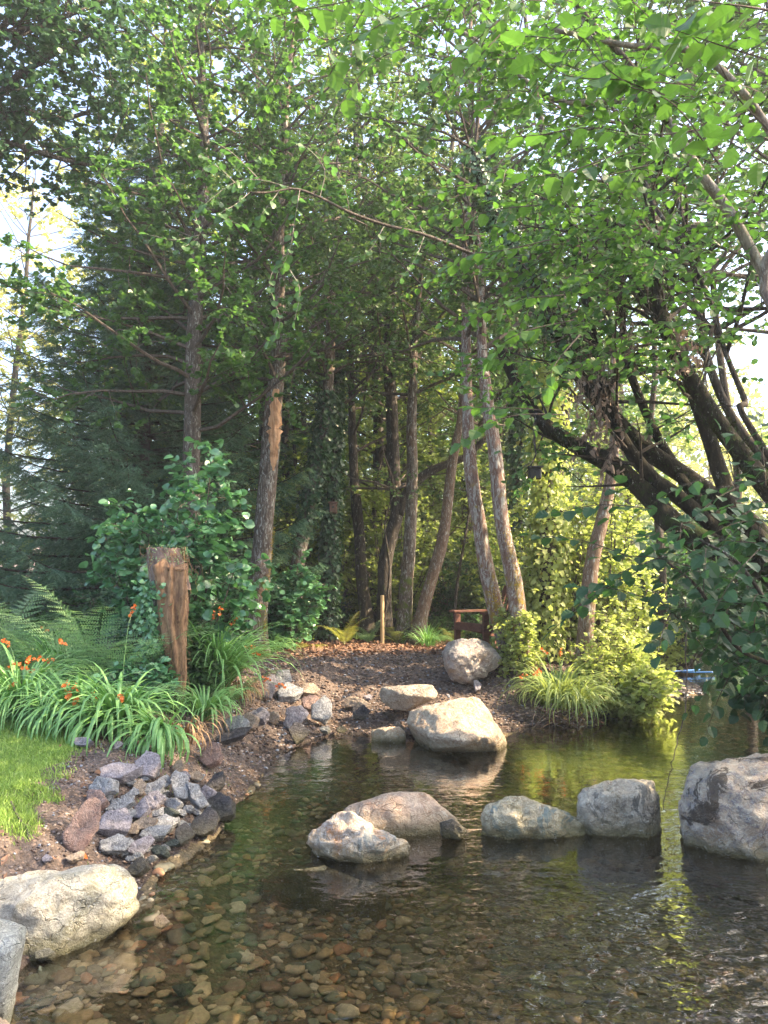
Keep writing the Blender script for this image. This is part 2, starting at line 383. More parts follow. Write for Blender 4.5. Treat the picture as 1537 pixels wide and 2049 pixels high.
M['floor'] = mat_ground('lawn_soil', (.06, .085, .03), (.09, .12, .04), (.12, .13, .05), wet=False)
M['bed'] = mat_ground('bed_gravel', (.09, .075, .045), (.16, .13, .08), (.22, .17, .10), wet=False, sc=.8, dust=(.26, .20, .12))
M['bar'] = mat_ground('pink_gravel', (.40, .28, .22), (.55, .42, .35), (.3, .22, .18), wet=False)

def mat_water():
    m, t, o = NT('stream_water'); n = N(t); tc = n('NewGeometry').outputs['Position']
    mp = n('Mapping', {'Vector': tc, 'Scale': (1, 1.35, 1)}).outputs[0]
    a = n.noise(mp, 4.2, 2, .45, .5); b = n.noise(mp, 15, 2, .5, .6)
    s = n('SeparateXYZ', {0: tc})
    amp = n.math('ADD', .10, n.math('MULTIPLY', n.rng(n.noise(tc, .55, 2), .42, .62), n.rng(s.outputs[1], 4.6, 8.0, .55, .12)))
    rgt = n.math('MULTIPLY', n.rng(s.outputs[0], -.1, 1.3), n.rng(s.outputs[1], 4.7, 3.6, 0, 1))
    amp = n.math('MULTIPLY', n.math('ADD', amp, n.math('MULTIPLY', rgt, 3.6)), .85)
    h = n.math('MULTIPLY', n.math('ADD', a, n.math('MULTIPLY', b, .35)), amp)
    bp = n('Bump', {'Strength': 1.0, 'Distance': .034, 'Height': h}).outputs[0]
    fr = n('Fresnel', {'IOR': 1.36, 'Normal': bp}).outputs[0]
    tr = n('BsdfTransparent', {'Color': (.86, .80, .66, 1)})
    gl = n('BsdfGlossy', {'Color': (1, 1, 1, 1), 'Roughness': .015, 'Normal': bp})
    ms = n('MixShader', {0: n.math('MULTIPLY', fr, 1.9, True), 1: tr.outputs[0], 2: gl.outputs[0]})
    t.links.new(ms.outputs[0], o.inputs[0]); return m
M['water'] = mat_water()
def mat_plain(name, c, rough=.5):
    m, t, o = NT(name); n = N(t); tc = n('TexCoord').outputs['Object']
    out_bsdf(n, t, o, n.mix(n.rng(n.noise(tc, 12), .3, .7, 0, .5), c, tuple(x * .6 for x in c)), rough); return m
M['hose'] = mat_plain('blue_plastic', (.06, .22, .62), .35)
M['darkplastic'] = mat_plain('dark_plastic', (.03, .035, .04), .4)
M['moss'] = mat_plain('moss', (.12, .14, .02), .95)

# ------------------------------------------------------------------ terrain
wpoly = [(-1.75, -4), (-1.7, 2.3)] + [tuple(G(*p)[:2]) for p in [(10, 1985), (110, 1905), (265, 1815), (300, 1745), (425, 1672), (478, 1600), (530, 1545), (600, 1492), (680, 1466),
        (760, 1476), (860, 1478), (1010, 1470), (1060, 1456), (1195, 1448), (1245, 1412), (1290, 1392), (1395, 1390), (1410, 1376), (1380, 1364), (1300, 1350), (1262, 1338)]] + \
        [(5.3, 18), (7.5, 25), (9, 34), (13, 34), (11.5, 24), (9.2, 17), (7.4, 13), (6.0, 10), (5.2, 7.5), (4.7, 5), (4.6, 2), (4.6, -4)]
WP = np.array(wpoly)
def sdist(x, y):
    p = np.stack([x, y], -1); best = np.full(x.shape, 1e9); ins = np.zeros(x.shape, bool)
    for i in range(len(WP)):
        a, b = WP[i], WP[(i + 1) % len(WP)]; ab = b - a
        t = np.clip(((p - a) @ ab) / (ab @ ab), 0, 1)
        best = np.minimum(best, np.hypot(*(p - a - t[..., None] * ab).T) if p.ndim == 1 else np.linalg.norm(p - a - t[..., None] * ab, axis=-1))
        c = ((a[1] > y) != (b[1] > y)) & (x < (b[0] - a[0]) * (y - a[1]) / (b[1] - a[1] + 1e-12) + a[0])
        ins ^= c
    return np.where(ins, -best, best)
def height(x, y):
    x = np.asarray(x, float); y = np.asarray(y, float); sh = x.shape
    x = x.ravel(); y = y.ravel()
    q = np.stack([x, y, 0 * x], -1)
    d = sdist(x, y) + .10 * fbm(q * 1.7, 3, 5)
    w = 0.9 + 2.3 * np.exp(-(((x - .1) / 1.35) ** 2 + ((y - 9.6) / 2.2) ** 2)) 
    bar = np.exp(-(((x - 4.3) / .9) ** 2 + ((y - 11.9) / .9) ** 2))
    w = w + 5 * bar
    top = .46 + .05 * fbm(q * .35, 2, 9) + .05 * np.exp(-((y - 12) / 2.5) ** 2) + np.maximum(0, y - 17) * .012 + np.maximum(0, y - 30) * .03
    top = top * (1 - .75 * bar)
    z = np.where(d > 0, .015 + top * sst(d / w, 0, 1) ** .8, -.03 - .20 * sst(-d, 0, .9) - .04 * sst(-d, .9, 2) - .12 * sst(-d, .3, 1.4) * sst(x, -.9, .8) * (1 - sst(y, 6.0, 7.5)))
    near = np.exp(-np.maximum(0, np.hypot(x, y - 5) - 8) / 5)
    bump = (.030 * fbm(q * 5, 3, 3) + .016 * fbm(q * 19, 3, 4)) * near
    lawn = lawnmask(x, y)
    z = z + np.where(d > 0, bump * (1 - .75 * lawn) * sst(d, 0, .15), bump * .4)
    return z.reshape(sh)
def lawnmask(x, y):
    q = np.stack([x, y, 0 * x], -1); n = .14 * fbm(q * 3, 3, 21)
    e = -1.98 - .24 * (y - 4.5) + n
    return sst(e - x, -.05, .12) * sst(y, 4.15, 4.4) * (1 - sst(y + n * 3, 21, 23))
def pathmask(x, y):
    q = np.stack([x, y, 0 * x], -1); n = .25 * fbm(q * 1.4, 3, 22)
    return sst(y + n, 11.3, 11.6) * (1 - sst(y + n, 14.8, 15.2)) * sst(x + n, -2.6, -2.3) * (1 - sst(x + n, 2.6, 3.0))
def hz(x, y): return float(height(np.array([x]), np.array([y]))[0])
def hit(px, py):
    d = ray(px, py); t = np.linspace(1.5, 30, 1200); p = np.array([0, 0, CAMZ])[None] + d[None] * t[:, None]
    h = np.maximum(height(p[:, 0], p[:, 1]), 0.0); k = np.argmax(p[:, 2] < h)
    return p[k] if p[k, 2] < h[k] else p[-1]
def axis(lo, hi, a, b, st, grow=1.12):
    c = list(np.arange(a, b, st)); s = st; v = c[-1]
    while v < hi: s *= grow; v += s; c.append(v)
    s = st; v = c[0]; pre = []
    while v > lo: s *= grow; v -= s; pre.append(v)
    return np.array(pre[::-1] + c)
xs = axis(-220, 220, -4.6, 5.6, .035, 1.10); ys = axis(-30, 320, 2.2, 14.5, .035, 1.07)
XX, YY = np.meshgrid(xs, ys, indexing='ij'); ZZ = height(XX, YY)
nx, ny = XX.shape
idx = np.arange(nx * ny).reshape(nx, ny)
quads = np.stack([idx[:-1, :-1], idx[1:, :-1], idx[1:, 1:], idx[:-1, 1:]], -1).reshape(-1, 4)
Vt = np.stack([XX, YY, ZZ], -1).reshape(-1, 3)
fc = Vt[quads].mean(1)
sd = sdist(fc[:, 0], fc[:, 1]); lm = lawnmask(fc[:, 0], fc[:, 1]); pm = pathmask(fc[:, 0], fc[:, 1])
barm = (np.exp(-(((fc[:, 0] - 4.2) / 1.0) ** 2 + ((fc[:, 1] - 11.9) / .9) ** 2)) > .42) & (sd > -.1)
zone = np.where(sd < -.02, 1, np.where(lm > .5, 2, np.where(pm > .5, 3, np.where(barm, 4, 0))))
for k, (nm, mt) in enumerate([('ground', 'soil'), ('stream_bed', 'bed'), ('lawn', 'floor'), ('path', 'mulch'), ('gravel_bar', 'bar')]):
    q = quads[zone == k]; u, inv = np.unique(q, return_inverse=True)
    mb = MB(); mb.add(Vt[u], inv.reshape(-1, 4)); tag(mb.build(nm, M[mt], smooth=True), kind='structure')
mb = MB(); wx = np.linspace(-3, 14, 60); wy = np.linspace(-4, 34, 120); A, B = np.meshgrid(wx, wy, indexing='ij')
ii = np.arange(A.size).reshape(A.shape)
mb.add(np.stack([A, B, 0 * A], -1).reshape(-1, 3), np.stack([ii[:-1, :-1], ii[1:, :-1], ii[1:, 1:], ii[:-1, 1:]], -1).reshape(-1, 4))
tag(mb.build('water', M['water'], smooth=True), kind='structure')

# ------------------------------------------------------------------ rocks
def ico(sub):
    bm = bmesh.new(); bmesh.ops.create_icosphere(bm, subdivisions=sub, radius=1)
    V = np.array([v.co[:] for v in bm.verts]); F = np.array([[v.index for v in f.verts] for f in bm.faces]); bm.free(); return V, F
ICO = {k: ico(k) for k in (1, 2, 3, 4, 5, 6)}
def hull_planes(pts):
    bm = bmesh.new(); vs = [bm.verts.new(Vector(p)) for p in pts]; bmesh.ops.convex_hull(bm, input=vs)
    bmesh.ops.recalc_face_normals(bm, faces=bm.faces[:]) ; pl = []
    c = np.mean(pts, 0)
    for f in bm.faces:
        f.normal_update(); n = np.array(f.normal); p = np.array(f.verts[0].co)
        if np.linalg.norm(n) < .5: continue
        d = n @ (p - c)
        if d < 0: n, d = -n, -d
        pl.append((n, max(d, .004)))
    bm.free(); return c, pl
def rock_mesh(pts, sub=4, soft=22, rough=.035, seed=0, fscale=3.0, ridges=0.0, chips=16):
    pts = np.asarray(pts, float); c, pl = hull_planes(pts); rc = np.random.default_rng(seed + 900)
    for _ in range(chips):
        nn = nrm(rc.standard_normal(3) + np.array([0, -.4, .3])); pl.append((nn, ((pts - c) @ nn).max() * rc.uniform(.84, .97)))
    D, F = ICO[sub]; size = np.linalg.norm(pts.max(0) - pts.min(0)) / 2
    # map directions through an ellipsoid so long rocks stay evenly sampled
    ext = np.maximum((pts.max(0) - pts.min(0)) / 2, .01); D = nrm(D * ext)
    acc = np.zeros(len(D)); base = size
    for n, d in pl:
        cs = D @ n; r = np.where(cs > 1e-3, d / np.maximum(cs, 1e-3), 1e3) / base
        acc += np.where(r < 40, np.minimum(r, 40.0) ** (-soft), 0)
    r = acc ** (-1 / soft) * base
    V = D * r[:, None]
    q = V / size
    disp = fbm(q * fscale + seed * 3.1, 6, seed, .6) * rough * size - rough * size * .8 * np.clip(fbm(q * 1.7 * fscale + 9 + seed, 3, seed + 5), 0, 1)
    if ridges: disp = disp - ridges * size * np.abs(fbm(q * np.array([2, 2, 6.]) + seed, 3, seed + 40))
    V = V + nrm(V) * disp[:, None]
    return V + c, F
def rock_obj(name, pts, mat, label, cat, group=None, **kw):
    V, F = rock_mesh(pts, **kw); mb = MB(); mb.add(V, F)
    o = mb.build(name, mat, smooth=True, origin=V.mean(0)); return tag(o, label, cat, group)
def boulder(outline, Y, dep, mat, label, front=(), seed=0, backs=.75, **kw):
    """outline px polygon at depth Y, extra corner points (px,py,dY), back ring set dep behind"""
    o = np.array(outline, float); c = o.mean(0); pts = [P(a, b, Y) for a, b in o]
    for a, b in o:
        a2, b2 = c + (np.array([a, b]) - c) * backs
        pts.append(P(a2, b2, Y + dep))
    for a, b, dy in front: pts.append(P(a, b, Y + dy))
    low = [p for p in pts if p[2] < .12]
    for p in low: pts.append(np.array([p[0], p[1] * 1.0, min(p[2], 0) - .16]))
    kw = dict(dict(sub=6, soft=26, rough=.05), **kw); kw['soft'] *= 2.2
    return rock_obj('boulder', np.array(pts), M[mat], label, 'boulder', seed=seed, **kw)
boulder([(-130, 1765), (0, 1748), (150, 1728), (245, 1722), (268, 1735), (283, 1795), (120, 1893), (-130, 1905)], 3.95, .30, 'r_cream', 'long pale cream boulder with mossy foot at the left edge of the water', [(40, 1800, -.25), (225, 1775, -.1), (110, 1890, -.28), (-130, 1860, -.3)], 1)
boulder([(-160, 1790), (-20, 1828), (57, 1852), (50, 1880), (22, 1960), (10, 2012), (-160, 2110)], 3.1, .35, 'r_blue', 'pale blue-grey slab cut off by the lower left corner', [(20, 1900, -.2)], 2, rough=.03)
boulder([(-60, 2020), (2, 2032), (32, 2062), (-60, 2120)], 2.85, .25, 'r_tan', 'small brown boulder at the very bottom left corner', [], 3)
boulder([(655, 1640), (700, 1606), (760, 1588), (850, 1579), (872, 1590), (905, 1632), (940, 1664), (905, 1675), (840, 1664), (690, 1655)], 5.45, .45, 'r_tan', 'smooth tan rounded boulder lying on its side in mid stream with a dark cap painted as its hollow end', [(770, 1618, -.16), (880, 1660, -.1), (700, 1650, -.12)], 4, rough=.025, soft=18)
boulder([(598, 1672), (640, 1642), (682, 1620), (702, 1622), (745, 1650), (790, 1676), (822, 1688), (800, 1706), (742, 1716), (650, 1696)], 4.95, .35, 'r_streak', 'white and orange streaked pointed rock in front of the smooth tan boulder', [(700, 1660, -.15), (745, 1700, -.12), (640, 1680, -.1)], 5, rough=.06, ridges=.07)
boulder([(958, 1640), (966, 1610), (985, 1597), (1060, 1594), (1110, 1606), (1160, 1630), (1192, 1650), (1150, 1662), (1080, 1655), (1000, 1668), (968, 1660)], 5.35, .42, 'r_green', 'low cream boulder with a blue-green broken face in mid stream', [(1000, 1625, -.14), (1080, 1635, -.12), (1150, 1650, -.08)], 6, rough=.06, ridges=.05)
boulder([(1153, 1612), (1160, 1578), (1215, 1560), (1300, 1555), (1314, 1560), (1324, 1600), (1320, 1652), (1250, 1648), (1160, 1632)], 5.4, .40, 'r_grey', 'flat topped blocky grey boulder beside the low cream one', [(1180, 1600, -.15), (1290, 1590, -.14), (1300, 1650, -.12), (1200, 1640, -.12)], 7, rough=.05, soft=34)
boulder([(1345, 1640), (1346, 1600), (1356, 1540), (1378, 1520), (1440, 1513), (1640, 1512), (1680, 1560), (1680, 1720), (1537, 1700), (1430, 1682), (1358, 1662)], 5.1, .7, 'r_big', 'large mottled boulder at the right edge of the stream', [(1390, 1560, -.22), (1560, 1560, -.25), (1560, 1680, -.2), (1400, 1660, -.15)], 8, rough=.06, soft=18)
boulder([(812, 1445), (818, 1422), (900, 1396), (948, 1389), (962, 1396), (985, 1432), (1012, 1468), (1018, 1484), (1002, 1496), (905, 1498), (858, 1482), (826, 1460)], 8.1, .75, 'r_orange', 'big sunlit orange cream boulder standing in the water by the landing', [(836, 1446, -.25), (925, 1440, -.45), (1000, 1484, -.5), (880, 1488, -.6), (950, 1492, -.62), (860, 1415, .15), (955, 1398, .35)], 9, rough=.035, soft=34)
boulder([(757, 1392), (763, 1374), (800, 1370), (868, 1369), (881, 1386), (868, 1400), (820, 1424), (785, 1420), (764, 1404)], 8.9, .4, 'r_buff', 'flat topped buff slab behind the orange cream boulder', [(800, 1385, -.15), (845, 1385, -.15)], 10, rough=.03, soft=34)
boulder([(877, 1302), (892, 1284), (920, 1275), (960, 1275), (988, 1288), (1006, 1318), (998, 1335), (965, 1350), (945, 1372), (905, 1365), (888, 1338)], 10.0, .6, 'r_path', 'grey pink boulder on the bank against the twin trunks', [(910, 1310, -.3), (965, 1305, -.25), (935, 1360, -.2), (900, 1345, -.2)], 11, rough=.05, soft=26)
boulder([(740, 1472), (742, 1460), (775, 1453), (808, 1455), (812, 1472), (795, 1480), (755, 1482)], 8.25, .3, 'r_orange', 'small orange rock at the waterline left of the big sunlit boulder', [(775, 1462, -.1)], 12, sub=5)
boulder([(1528, 1742), (1545, 1730), (1600, 1730), (1600, 1775), (1530, 1765)], 4.6, .3, 'r_green', 'small mossy rock just entering at the right edge below the large boulder', [], 13, sub=5)
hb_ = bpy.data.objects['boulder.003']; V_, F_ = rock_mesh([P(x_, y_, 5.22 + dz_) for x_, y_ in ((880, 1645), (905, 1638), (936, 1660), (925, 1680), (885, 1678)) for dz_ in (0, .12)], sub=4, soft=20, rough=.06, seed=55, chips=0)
mb = MB(); mb.add(V_, F_); mb.build('hollow', M['s_dark'], hb_, smooth=True)  # dark lump stands in for the shade inside the hole
# submerged tail of the streaked rock
boulder([(505, 1690), (560, 1672), (640, 1664), (720, 1690), (780, 1712), (700, 1738), (600, 1728), (530, 1712)], 4.72, .3, 'r_streak', 'orange brown submerged rock sloping away to the left of the pointed rock', [], 14, sub=5)
bpy.data.objects['boulder.013'].location.z -= .185

def stone(px, py, w, h, rot, mat, label, seed, flat=.7, name='slate_rock', cat='rock', Y=None, group=None):
    if Y is None:
        b = hit(px, py + h * .42); Y = b[1]
    s = Y / FPX; ww, hh = w * s / 2, h * s / 2; dd = (ww + hh) * .5 * flat + .02
    r = np.random.default_rng(seed)
    if name == 'slate_rock':
        m_ = r.integers(5, 7); A_ = np.sort(np.arange(m_) * 6.283 / m_ + r.uniform(-.35, .35, m_)); rr_ = r.uniform(.72, 1.15, m_)
        f_ = np.stack([np.cos(A_) * rr_, 0 * A_ - .5, np.sin(A_) * rr_], 1); k_ = f_ * r.uniform(.7, 1.0) + [r.uniform(-.15, .15), 1.0, r.uniform(-.15, .1)]
        q = np.vstack([f_ + r.uniform(-.08, .08, f_.shape), k_]); dd *= r.uniform(.55, 1.0)
    else:
        q = nrm(r.standard_normal((14, 3)))
    q = q * np.array([ww, dd, hh]) * 1.06
    a = rad(rot); c_, s_ = math.cos(a), math.sin(a)
    Rm = np.array([[c_, 0, -s_], [0, 1, 0], [s_, 0, c_]]); 
    yaw = r.uniform(-.6, .6); Rz = np.array([[math.cos(yaw), -math.sin(yaw), 0], [math.sin(yaw), math.cos(yaw), 0], [0, 0, 1]])
    tl_ = -rad(r.uniform(15, 55)) if name == 'slate_rock' else 0; Rx = np.array([[1, 0, 0], [0, math.cos(tl_), -math.sin(tl_)], [0, math.sin(tl_), math.cos(tl_)]])
    q = q @ Rm.T @ Rx.T @ Rz.T; q[:, 2] *= hh / max(np.abs(q[:, 2]).max(), 1e-3) * 1.04
    c = P(px, py - 2, Y + dd * .05) + np.array([0, 0, .012])
    return rock_obj(name, q + c, M[mat], label, cat, group, sub=5, soft=130, rough=.03, seed=seed, ridges=.05, chips=3)
pile = [  # cx, cy, w, h (crop px), rotation, material, label
 (315, 690, 190, 370, -22, 's_red', 'largest tall reddish stone leaning at the left of the rock pile'),
 (440, 480, 175, 140, 0, 's_red', 'reddish brown stone just behind the tall reddish one'),
 (600, 295, 290, 150, 12, 's_purple', 'wide purple grey slate at the back of the rock pile'),
 (505, 375, 200, 160, -8, 's_blue', 'rounded blue grey slate under the wide back slate'),
 (830, 225, 200, 200, 0, 's_purple', 'pointed slate standing up like a tooth behind the pile'),
 (625, 525, 200, 115, 5, 's_blue', 'small blue grey slate in the middle left of the pile'),
 (570, 665, 250, 210, 8, 's_purple', 'broad purple slate right of the tall reddish stone'),
 (795, 560, 135, 165, 20, 's_purple', 'upright oval purple slate in the pile centre'),
 (765, 395, 95, 120, 15, 's_tan', 'small pale stone wedged below the tooth shaped slate'),
 (880, 395, 200, 105, 30, 's_blue', 'long blue slate slanting down right of the small pale stone'),
 (890, 490, 140, 130, 10, 's_purple', 'squarish purple slate beneath the slanting blue one'),
 (950, 345, 130, 90, 0, 's_blue', 'flat little slate right below the tooth shaped one'),
 (1080, 400, 120, 230, 28, 's_blue', 'tall narrow slate leaning left in the right half of the pile'),
 (1095, 310, 120, 95, 10, 's_purple', 'small rough slate behind the tall narrow leaning one'),
 (1200, 300, 110, 80, 0, 's_tan', 'small tan topped stone at the back right of the pile'),
 (1030, 520, 190, 95, 8, 's_blue', 'flat layered slate below the tall narrow leaning one'),
 (1205, 470, 110, 210, 35, 's_blue', 'leaning slate with black shaded foot right of the tall narrow one'),
 (1290, 450, 140, 150, 25, 's_purple', 'purple slate leaning against its darker right neighbour'),
 (1345, 370, 110, 170, -10, 's_dark', 'dark upright slate at the top right end of the pile'),
 (1000, 595, 150, 105, 5, 's_green', 'olive grey slate near the centre of the pile'),
 (900, 600, 90, 65, 10, 's_blue', 'tiny blue slate chip between bigger slates'),
 (795, 670, 190, 95, 18, 's_tan', 'rust edged slab jutting from the pile front'),
 (715, 715, 105, 75, 0, 's_tan', 'small orange tan chip under the rust edged slab'),
 (950, 680, 165, 120, 15, 's_blue', 'deep blue slate above the long front slab'),
 (880, 745, 250, 105, 12, 's_blue', 'long flat blue slab at the front of the pile'),
 (560, 850, 240, 145, 3, 's_blue', 'blocky grey slate behind the long cream boulder'),
 (765, 850, 210, 145, 5, 's_purple', 'layered dark slate right of the blocky grey one'),
 (925, 880, 140, 85, 0, 's_green', 'greenish wet slate at the waterline below the front slab'),
 (1030, 820, 100, 65, 20, 's_green', 'small green sliver of slate touching the water'),
 (1100, 755, 160, 140, 0, 's_dark', 'dark blocky stone at the waterline in the pile'),
 (1255, 670, 240, 180, 28, 's_dark', 'black triangular wet slate sloping into the water'),
 (1395, 540, 250, 190, -20, 's_dark', 'dark wet slate at the far right tip of the pile'),
 (765, 1010, 130, 125, 0, 's_dark', 'dark stone squeezed between cream boulder and water'),
 (700, 940, 65, 45, 0, 's_blue', 'tiny grey stone on the end of the cream boulder'),
 (1150, 555, 85, 70, 10, 's_blue', 'pale blue chip half hidden in the right of the pile'),
 (700, 590, 90, 70, 0, 's_blue', 'blue chip left of the upright oval slate'),
 (1330, 150, 170, 190, 10, 's_red', 'pinkish slab stuck in the bank beyond the pile'),
 (1070, 215, 90, 100, 0, 's_tan', 'little white and tan stone beneath the hanging straps'),
 (340, 40, 190, 70, 0, 's_purple', 'grey stone half hidden under the strap leaves'),
 (600, 65, 70, 60, 0, 's_purple', 'small lone grey stone on the soil above the pile'),
 (60, 940, 90, 60, 0, 's_purple', 'grey flat stone on the soil left of the tan pebble'),
]
for k, (cx, cy, w, h, rt, mt, lb) in enumerate(pile):
    stone(80 + cx * .2603, 1480 + cy * .2603, w * .2603 * 1.14, h * .2603 * 1.16, rt, mt, lb, 100 + k)
rc_ = np.random.default_rng(77); q_ = 0
poly_ = [(440, 330), (830, 230), (1380, 330), (1430, 560), (1180, 780), (830, 960), (520, 900), (480, 560)]
def inpoly(x, y, P_):
    r = False
    for k in range(len(P_)):
        (x0, y0), (x1, y1) = P_[k], P_[(k + 1) % len(P_)]
        if (y0 > y) != (y1 > y) and x < (x1 - x0) * (y - y0) / (y1 - y0) + x0: r = not r
    return r
while q_ < 46:
    cx, cy = rc_.uniform(420, 1440), rc_.uniform(220, 980)
    if not inpoly(cx, cy, poly_): continue
    stone(80 + cx * .2603, 1480 + cy * .2603, rc_.uniform(60, 130) * .26, rc_.uniform(45, 85) * .26, rc_.uniform(-25, 40), ['s_blue', 's_purple', 's_blue', 's_dark'][q_ % 4] if False else 's_blue',
          'small blue grey slate piece wedged among the larger stones of the pile', 600 + q_, group='small slate pieces in the rock pile'); q_ += 1
bankst = [
 (540, 620, 100, 190, 5, 's_purple', 'upright grey slab leaning under the strap leaves'),
 (650, 545, 130, 140, -15, 's_blue', 'tall grey slab behind the two bank stones'),
 (690, 655, 205, 140, 5, 's_blue', 'bluish angular stone in front of the tall grey slab'),
 (845, 640, 135, 100, 0, 's_tan', 'pale tan stone on the open slope'),
 (850, 750, 160, 130, -15, 's_red', 'reddish stone below the pale tan one'),
 (945, 805, 165, 210, -22, 's_blue', 'grey tilted stone with deep cracks on the slope'),
 (1200, 735, 210, 90, 0, 's_tan', 'flat tan topped stone in the middle of the slope'),
 (1235, 795, 130, 110, 0, 's_dark', 'dark stone tucked under the flat tan one'),
 (720, 850, 180, 170, 10, 's_purple', 'dark faced boulder stone near the water corner'),
 (755, 970, 140, 150, 0, 's_dark', 'dark round stone at the water corner'),
 (550, 850, 130, 90, 0, 's_tan', 'small tan stone in the row along the bank'),
 (430, 850, 200, 145, 25, 's_purple', 'purple slate in the row along the bank'),
 (385, 875, 110, 130, 35, 's_tan', 'cream yellow stone between two slates on the bank'),
 (270, 905, 195, 150, 5, 's_blue', 'blue grey blocky slate in the bank row'),
 (235, 990, 270, 110, 22, 's_dark', 'long dark slate lying below the blue grey blocky one'),
 (1085, 940, 85, 60, 0, 's_dark', 'small dark stone at the waterline of the landing'),
 (960, 940, 80, 55, 0, 's_blue', 'little blue grey stone near the waterline of the landing'),
 (1520, 940, 90, 110, 10, 's_dark', 'dark stone at the water left of the orange boulder'),
 (1300, 690, 60, 40, 0, 's_purple', 'small stone beside the flat tan topped one'),
]
for k, (cx, cy, w, h, rt, mt, lb) in enumerate(bankst):
    stone(400 + cx * .2603, 1220 + cy * .2603, w * .2603 * 1.15, h * .2603 * 1.18, rt, mt, lb, 200 + k)
stone(151, 1721, 40, 22, 0, 's_tan', 'smooth rounded tan pebble beside the long cream boulder', 300, name='pebble')
stone(90, 1917, 48, 26, 8, 's_blue', 'small sharp slate chip in the water below the cream boulder', 301)
stone(955, 1378, 18, 26, 0, 's_purple', 'tiny upright stone behind the orange cream boulder', 302)
stone(322, 1853, 38, 30, 0, 's_red', 'reddish round stone under the shallow water', 303, Y=None)
for k, (px, py, w, h) in enumerate([(330, 1740, 70, 24), (405, 1775, 95, 34), (260, 1925, 95, 24), (330, 1935, 55, 28), (385, 1728, 60, 40), (430, 1750, 45, 22), (225, 1960, 50, 40), (360, 1990, 60, 26)]):
    g = G(px, py, -.14); Y = g[1]; s = Y / FPX
    r = np.random.default_rng(400 + k); q = nrm(r.standard_normal((12, 3))) * np.array([w * s * .55, w * s * .4, .022]); q += [g[0], g[1], g[2] + .02]
    rock_obj('flat_stone', q, M['s_green'], 'dark green flat slate lying under the shallow water', 'rock', 'flat green slates under the water', sub=4, soft=40, rough=.02, seed=k)

# ------------------------------------------------------------------ pebbles, gravel, litter, grass
def pebpos(n, y0, y1, r):
    P_ = []
    while len(P_) < n:
        m = n * 3; y = r.uniform(y0, y1, m); x = r.uniform(-.62, .62, m) * (y + .6)
        ok = sdist(x, y) < -.03
        for a, b in zip(x[ok], y[ok]): P_.append((a, b))
    return np.array(P_[:n])
r_ = np.random.default_rng(5)
pp = pebpos(13000, 2.2, 13, r_)
zz = height(pp[:, 0], pp[:, 1])
V1, F1 = ICO[2]; mb = MB()
sz = np.clip(r_.lognormal(-3.65, .5, len(pp)), .010, .07) * np.where(pp[:, 1] < 4.4, 1.0, .9)
ang = r_.uniform(0, 6.28, len(pp))
W = V1[None] * sz[:, None, None] * np.stack([np.ones(len(pp)), r_.uniform(.5, .95, len(pp)), r_.uniform(.18, .42, len(pp))], -1)[:, None, :]
W = W + (V1[None] * sz[:, None, None]) * .30 * fbm((V1[None] * 1.5 + r_.uniform(0, 50, (len(pp), 1, 3))).reshape(-1, 3), 2, 3).reshape(len(pp), -1, 1)
ca, sa = np.cos(ang)[:, None], np.sin(ang)[:, None]
W2 = np.stack([W[..., 0] * ca - W[..., 1] * sa, W[..., 0] * sa + W[..., 1] * ca, W[..., 2]], -1)
tilt = r_.uniform(-.25, .25, (len(pp), 1)); W2[..., 2] += W2[..., 0] * tilt
W2 = W2 + np.stack([pp[:, 0], pp[:, 1], zz + sz * .12], -1)[:, None]
big = np.argsort(-(sz / pp[:, 1]) * (pp[:, 1] > 3.0) * (np.abs(pp[:, 0]) < pp[:, 1] * .48))[:290]
msk = np.ones(len(pp), bool); msk[big] = False
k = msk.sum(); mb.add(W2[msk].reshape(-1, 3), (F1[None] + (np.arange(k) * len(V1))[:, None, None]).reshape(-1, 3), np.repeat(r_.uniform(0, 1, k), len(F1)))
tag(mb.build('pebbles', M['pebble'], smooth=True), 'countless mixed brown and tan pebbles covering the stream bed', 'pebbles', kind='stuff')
for i in big:
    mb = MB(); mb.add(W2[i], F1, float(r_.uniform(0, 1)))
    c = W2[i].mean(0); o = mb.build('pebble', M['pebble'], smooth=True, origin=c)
    tag(o, 'rounded river pebble lying on the stream bed under clear shallow water', 'pebble', 'larger pebbles on the stream bed')

def gravel(n, cond, box_, s0, s1, name, label, seed, tl=(0, 1), mat='gravel', kind='stuff'):
    r = np.random.default_rng(seed); x = r.uniform(box_[0], box_[1], n); y = r.uniform(box_[2], box_[3], n)
    ok = cond(x, y); x, y = x[ok], y[ok]; z = height(x, y); s = r.uniform(s0, s1, len(x)) ** 1.0
    V, F = ICO[1]; J = V[None] * s[:, None, None] * r.uniform(.6, 1.25, (len(x), len(V), 1)) * np.array([1, 1, .6])
    J = J + np.stack([x, y, z + s * .25], -1)[:, None]
    m = MB(); m.add(J.reshape(-1, 3), (F[None] + (np.arange(len(x)) * len(V))[:, None, None]).reshape(-1, 3), np.repeat(r.uniform(tl[0], tl[1], len(x)), len(F)))
    return tag(m.build(name, M[mat]), label, 'gravel', kind=kind)
gravel(16000, lambda x, y: (sdist(x, y) > 0) & (sdist(x, y) < 1.6) & (lawnmask(x, y) < .3) & (y < 7), (-3, -.3, 3.2, 7.2), .004, .013, 'gravel', 'crumbly soil lumps and small stones on the left bank', 31)
gravel(16000, lambda x, y: (sdist(x, y) > 0) & (y > 7), (-2.6, 3, 7, 12.2), .008, .026, 'gravel', 'crumbly soil lumps and small stones on the landing slope', 32)
gravel(5000, lambda x, y: (sdist(x, y) > -.1), (3, 6, 10.8, 13.4), .012, .04, 'gravel', 'pinkish stones on the sunlit gravel bar', 33, (.65, 1))
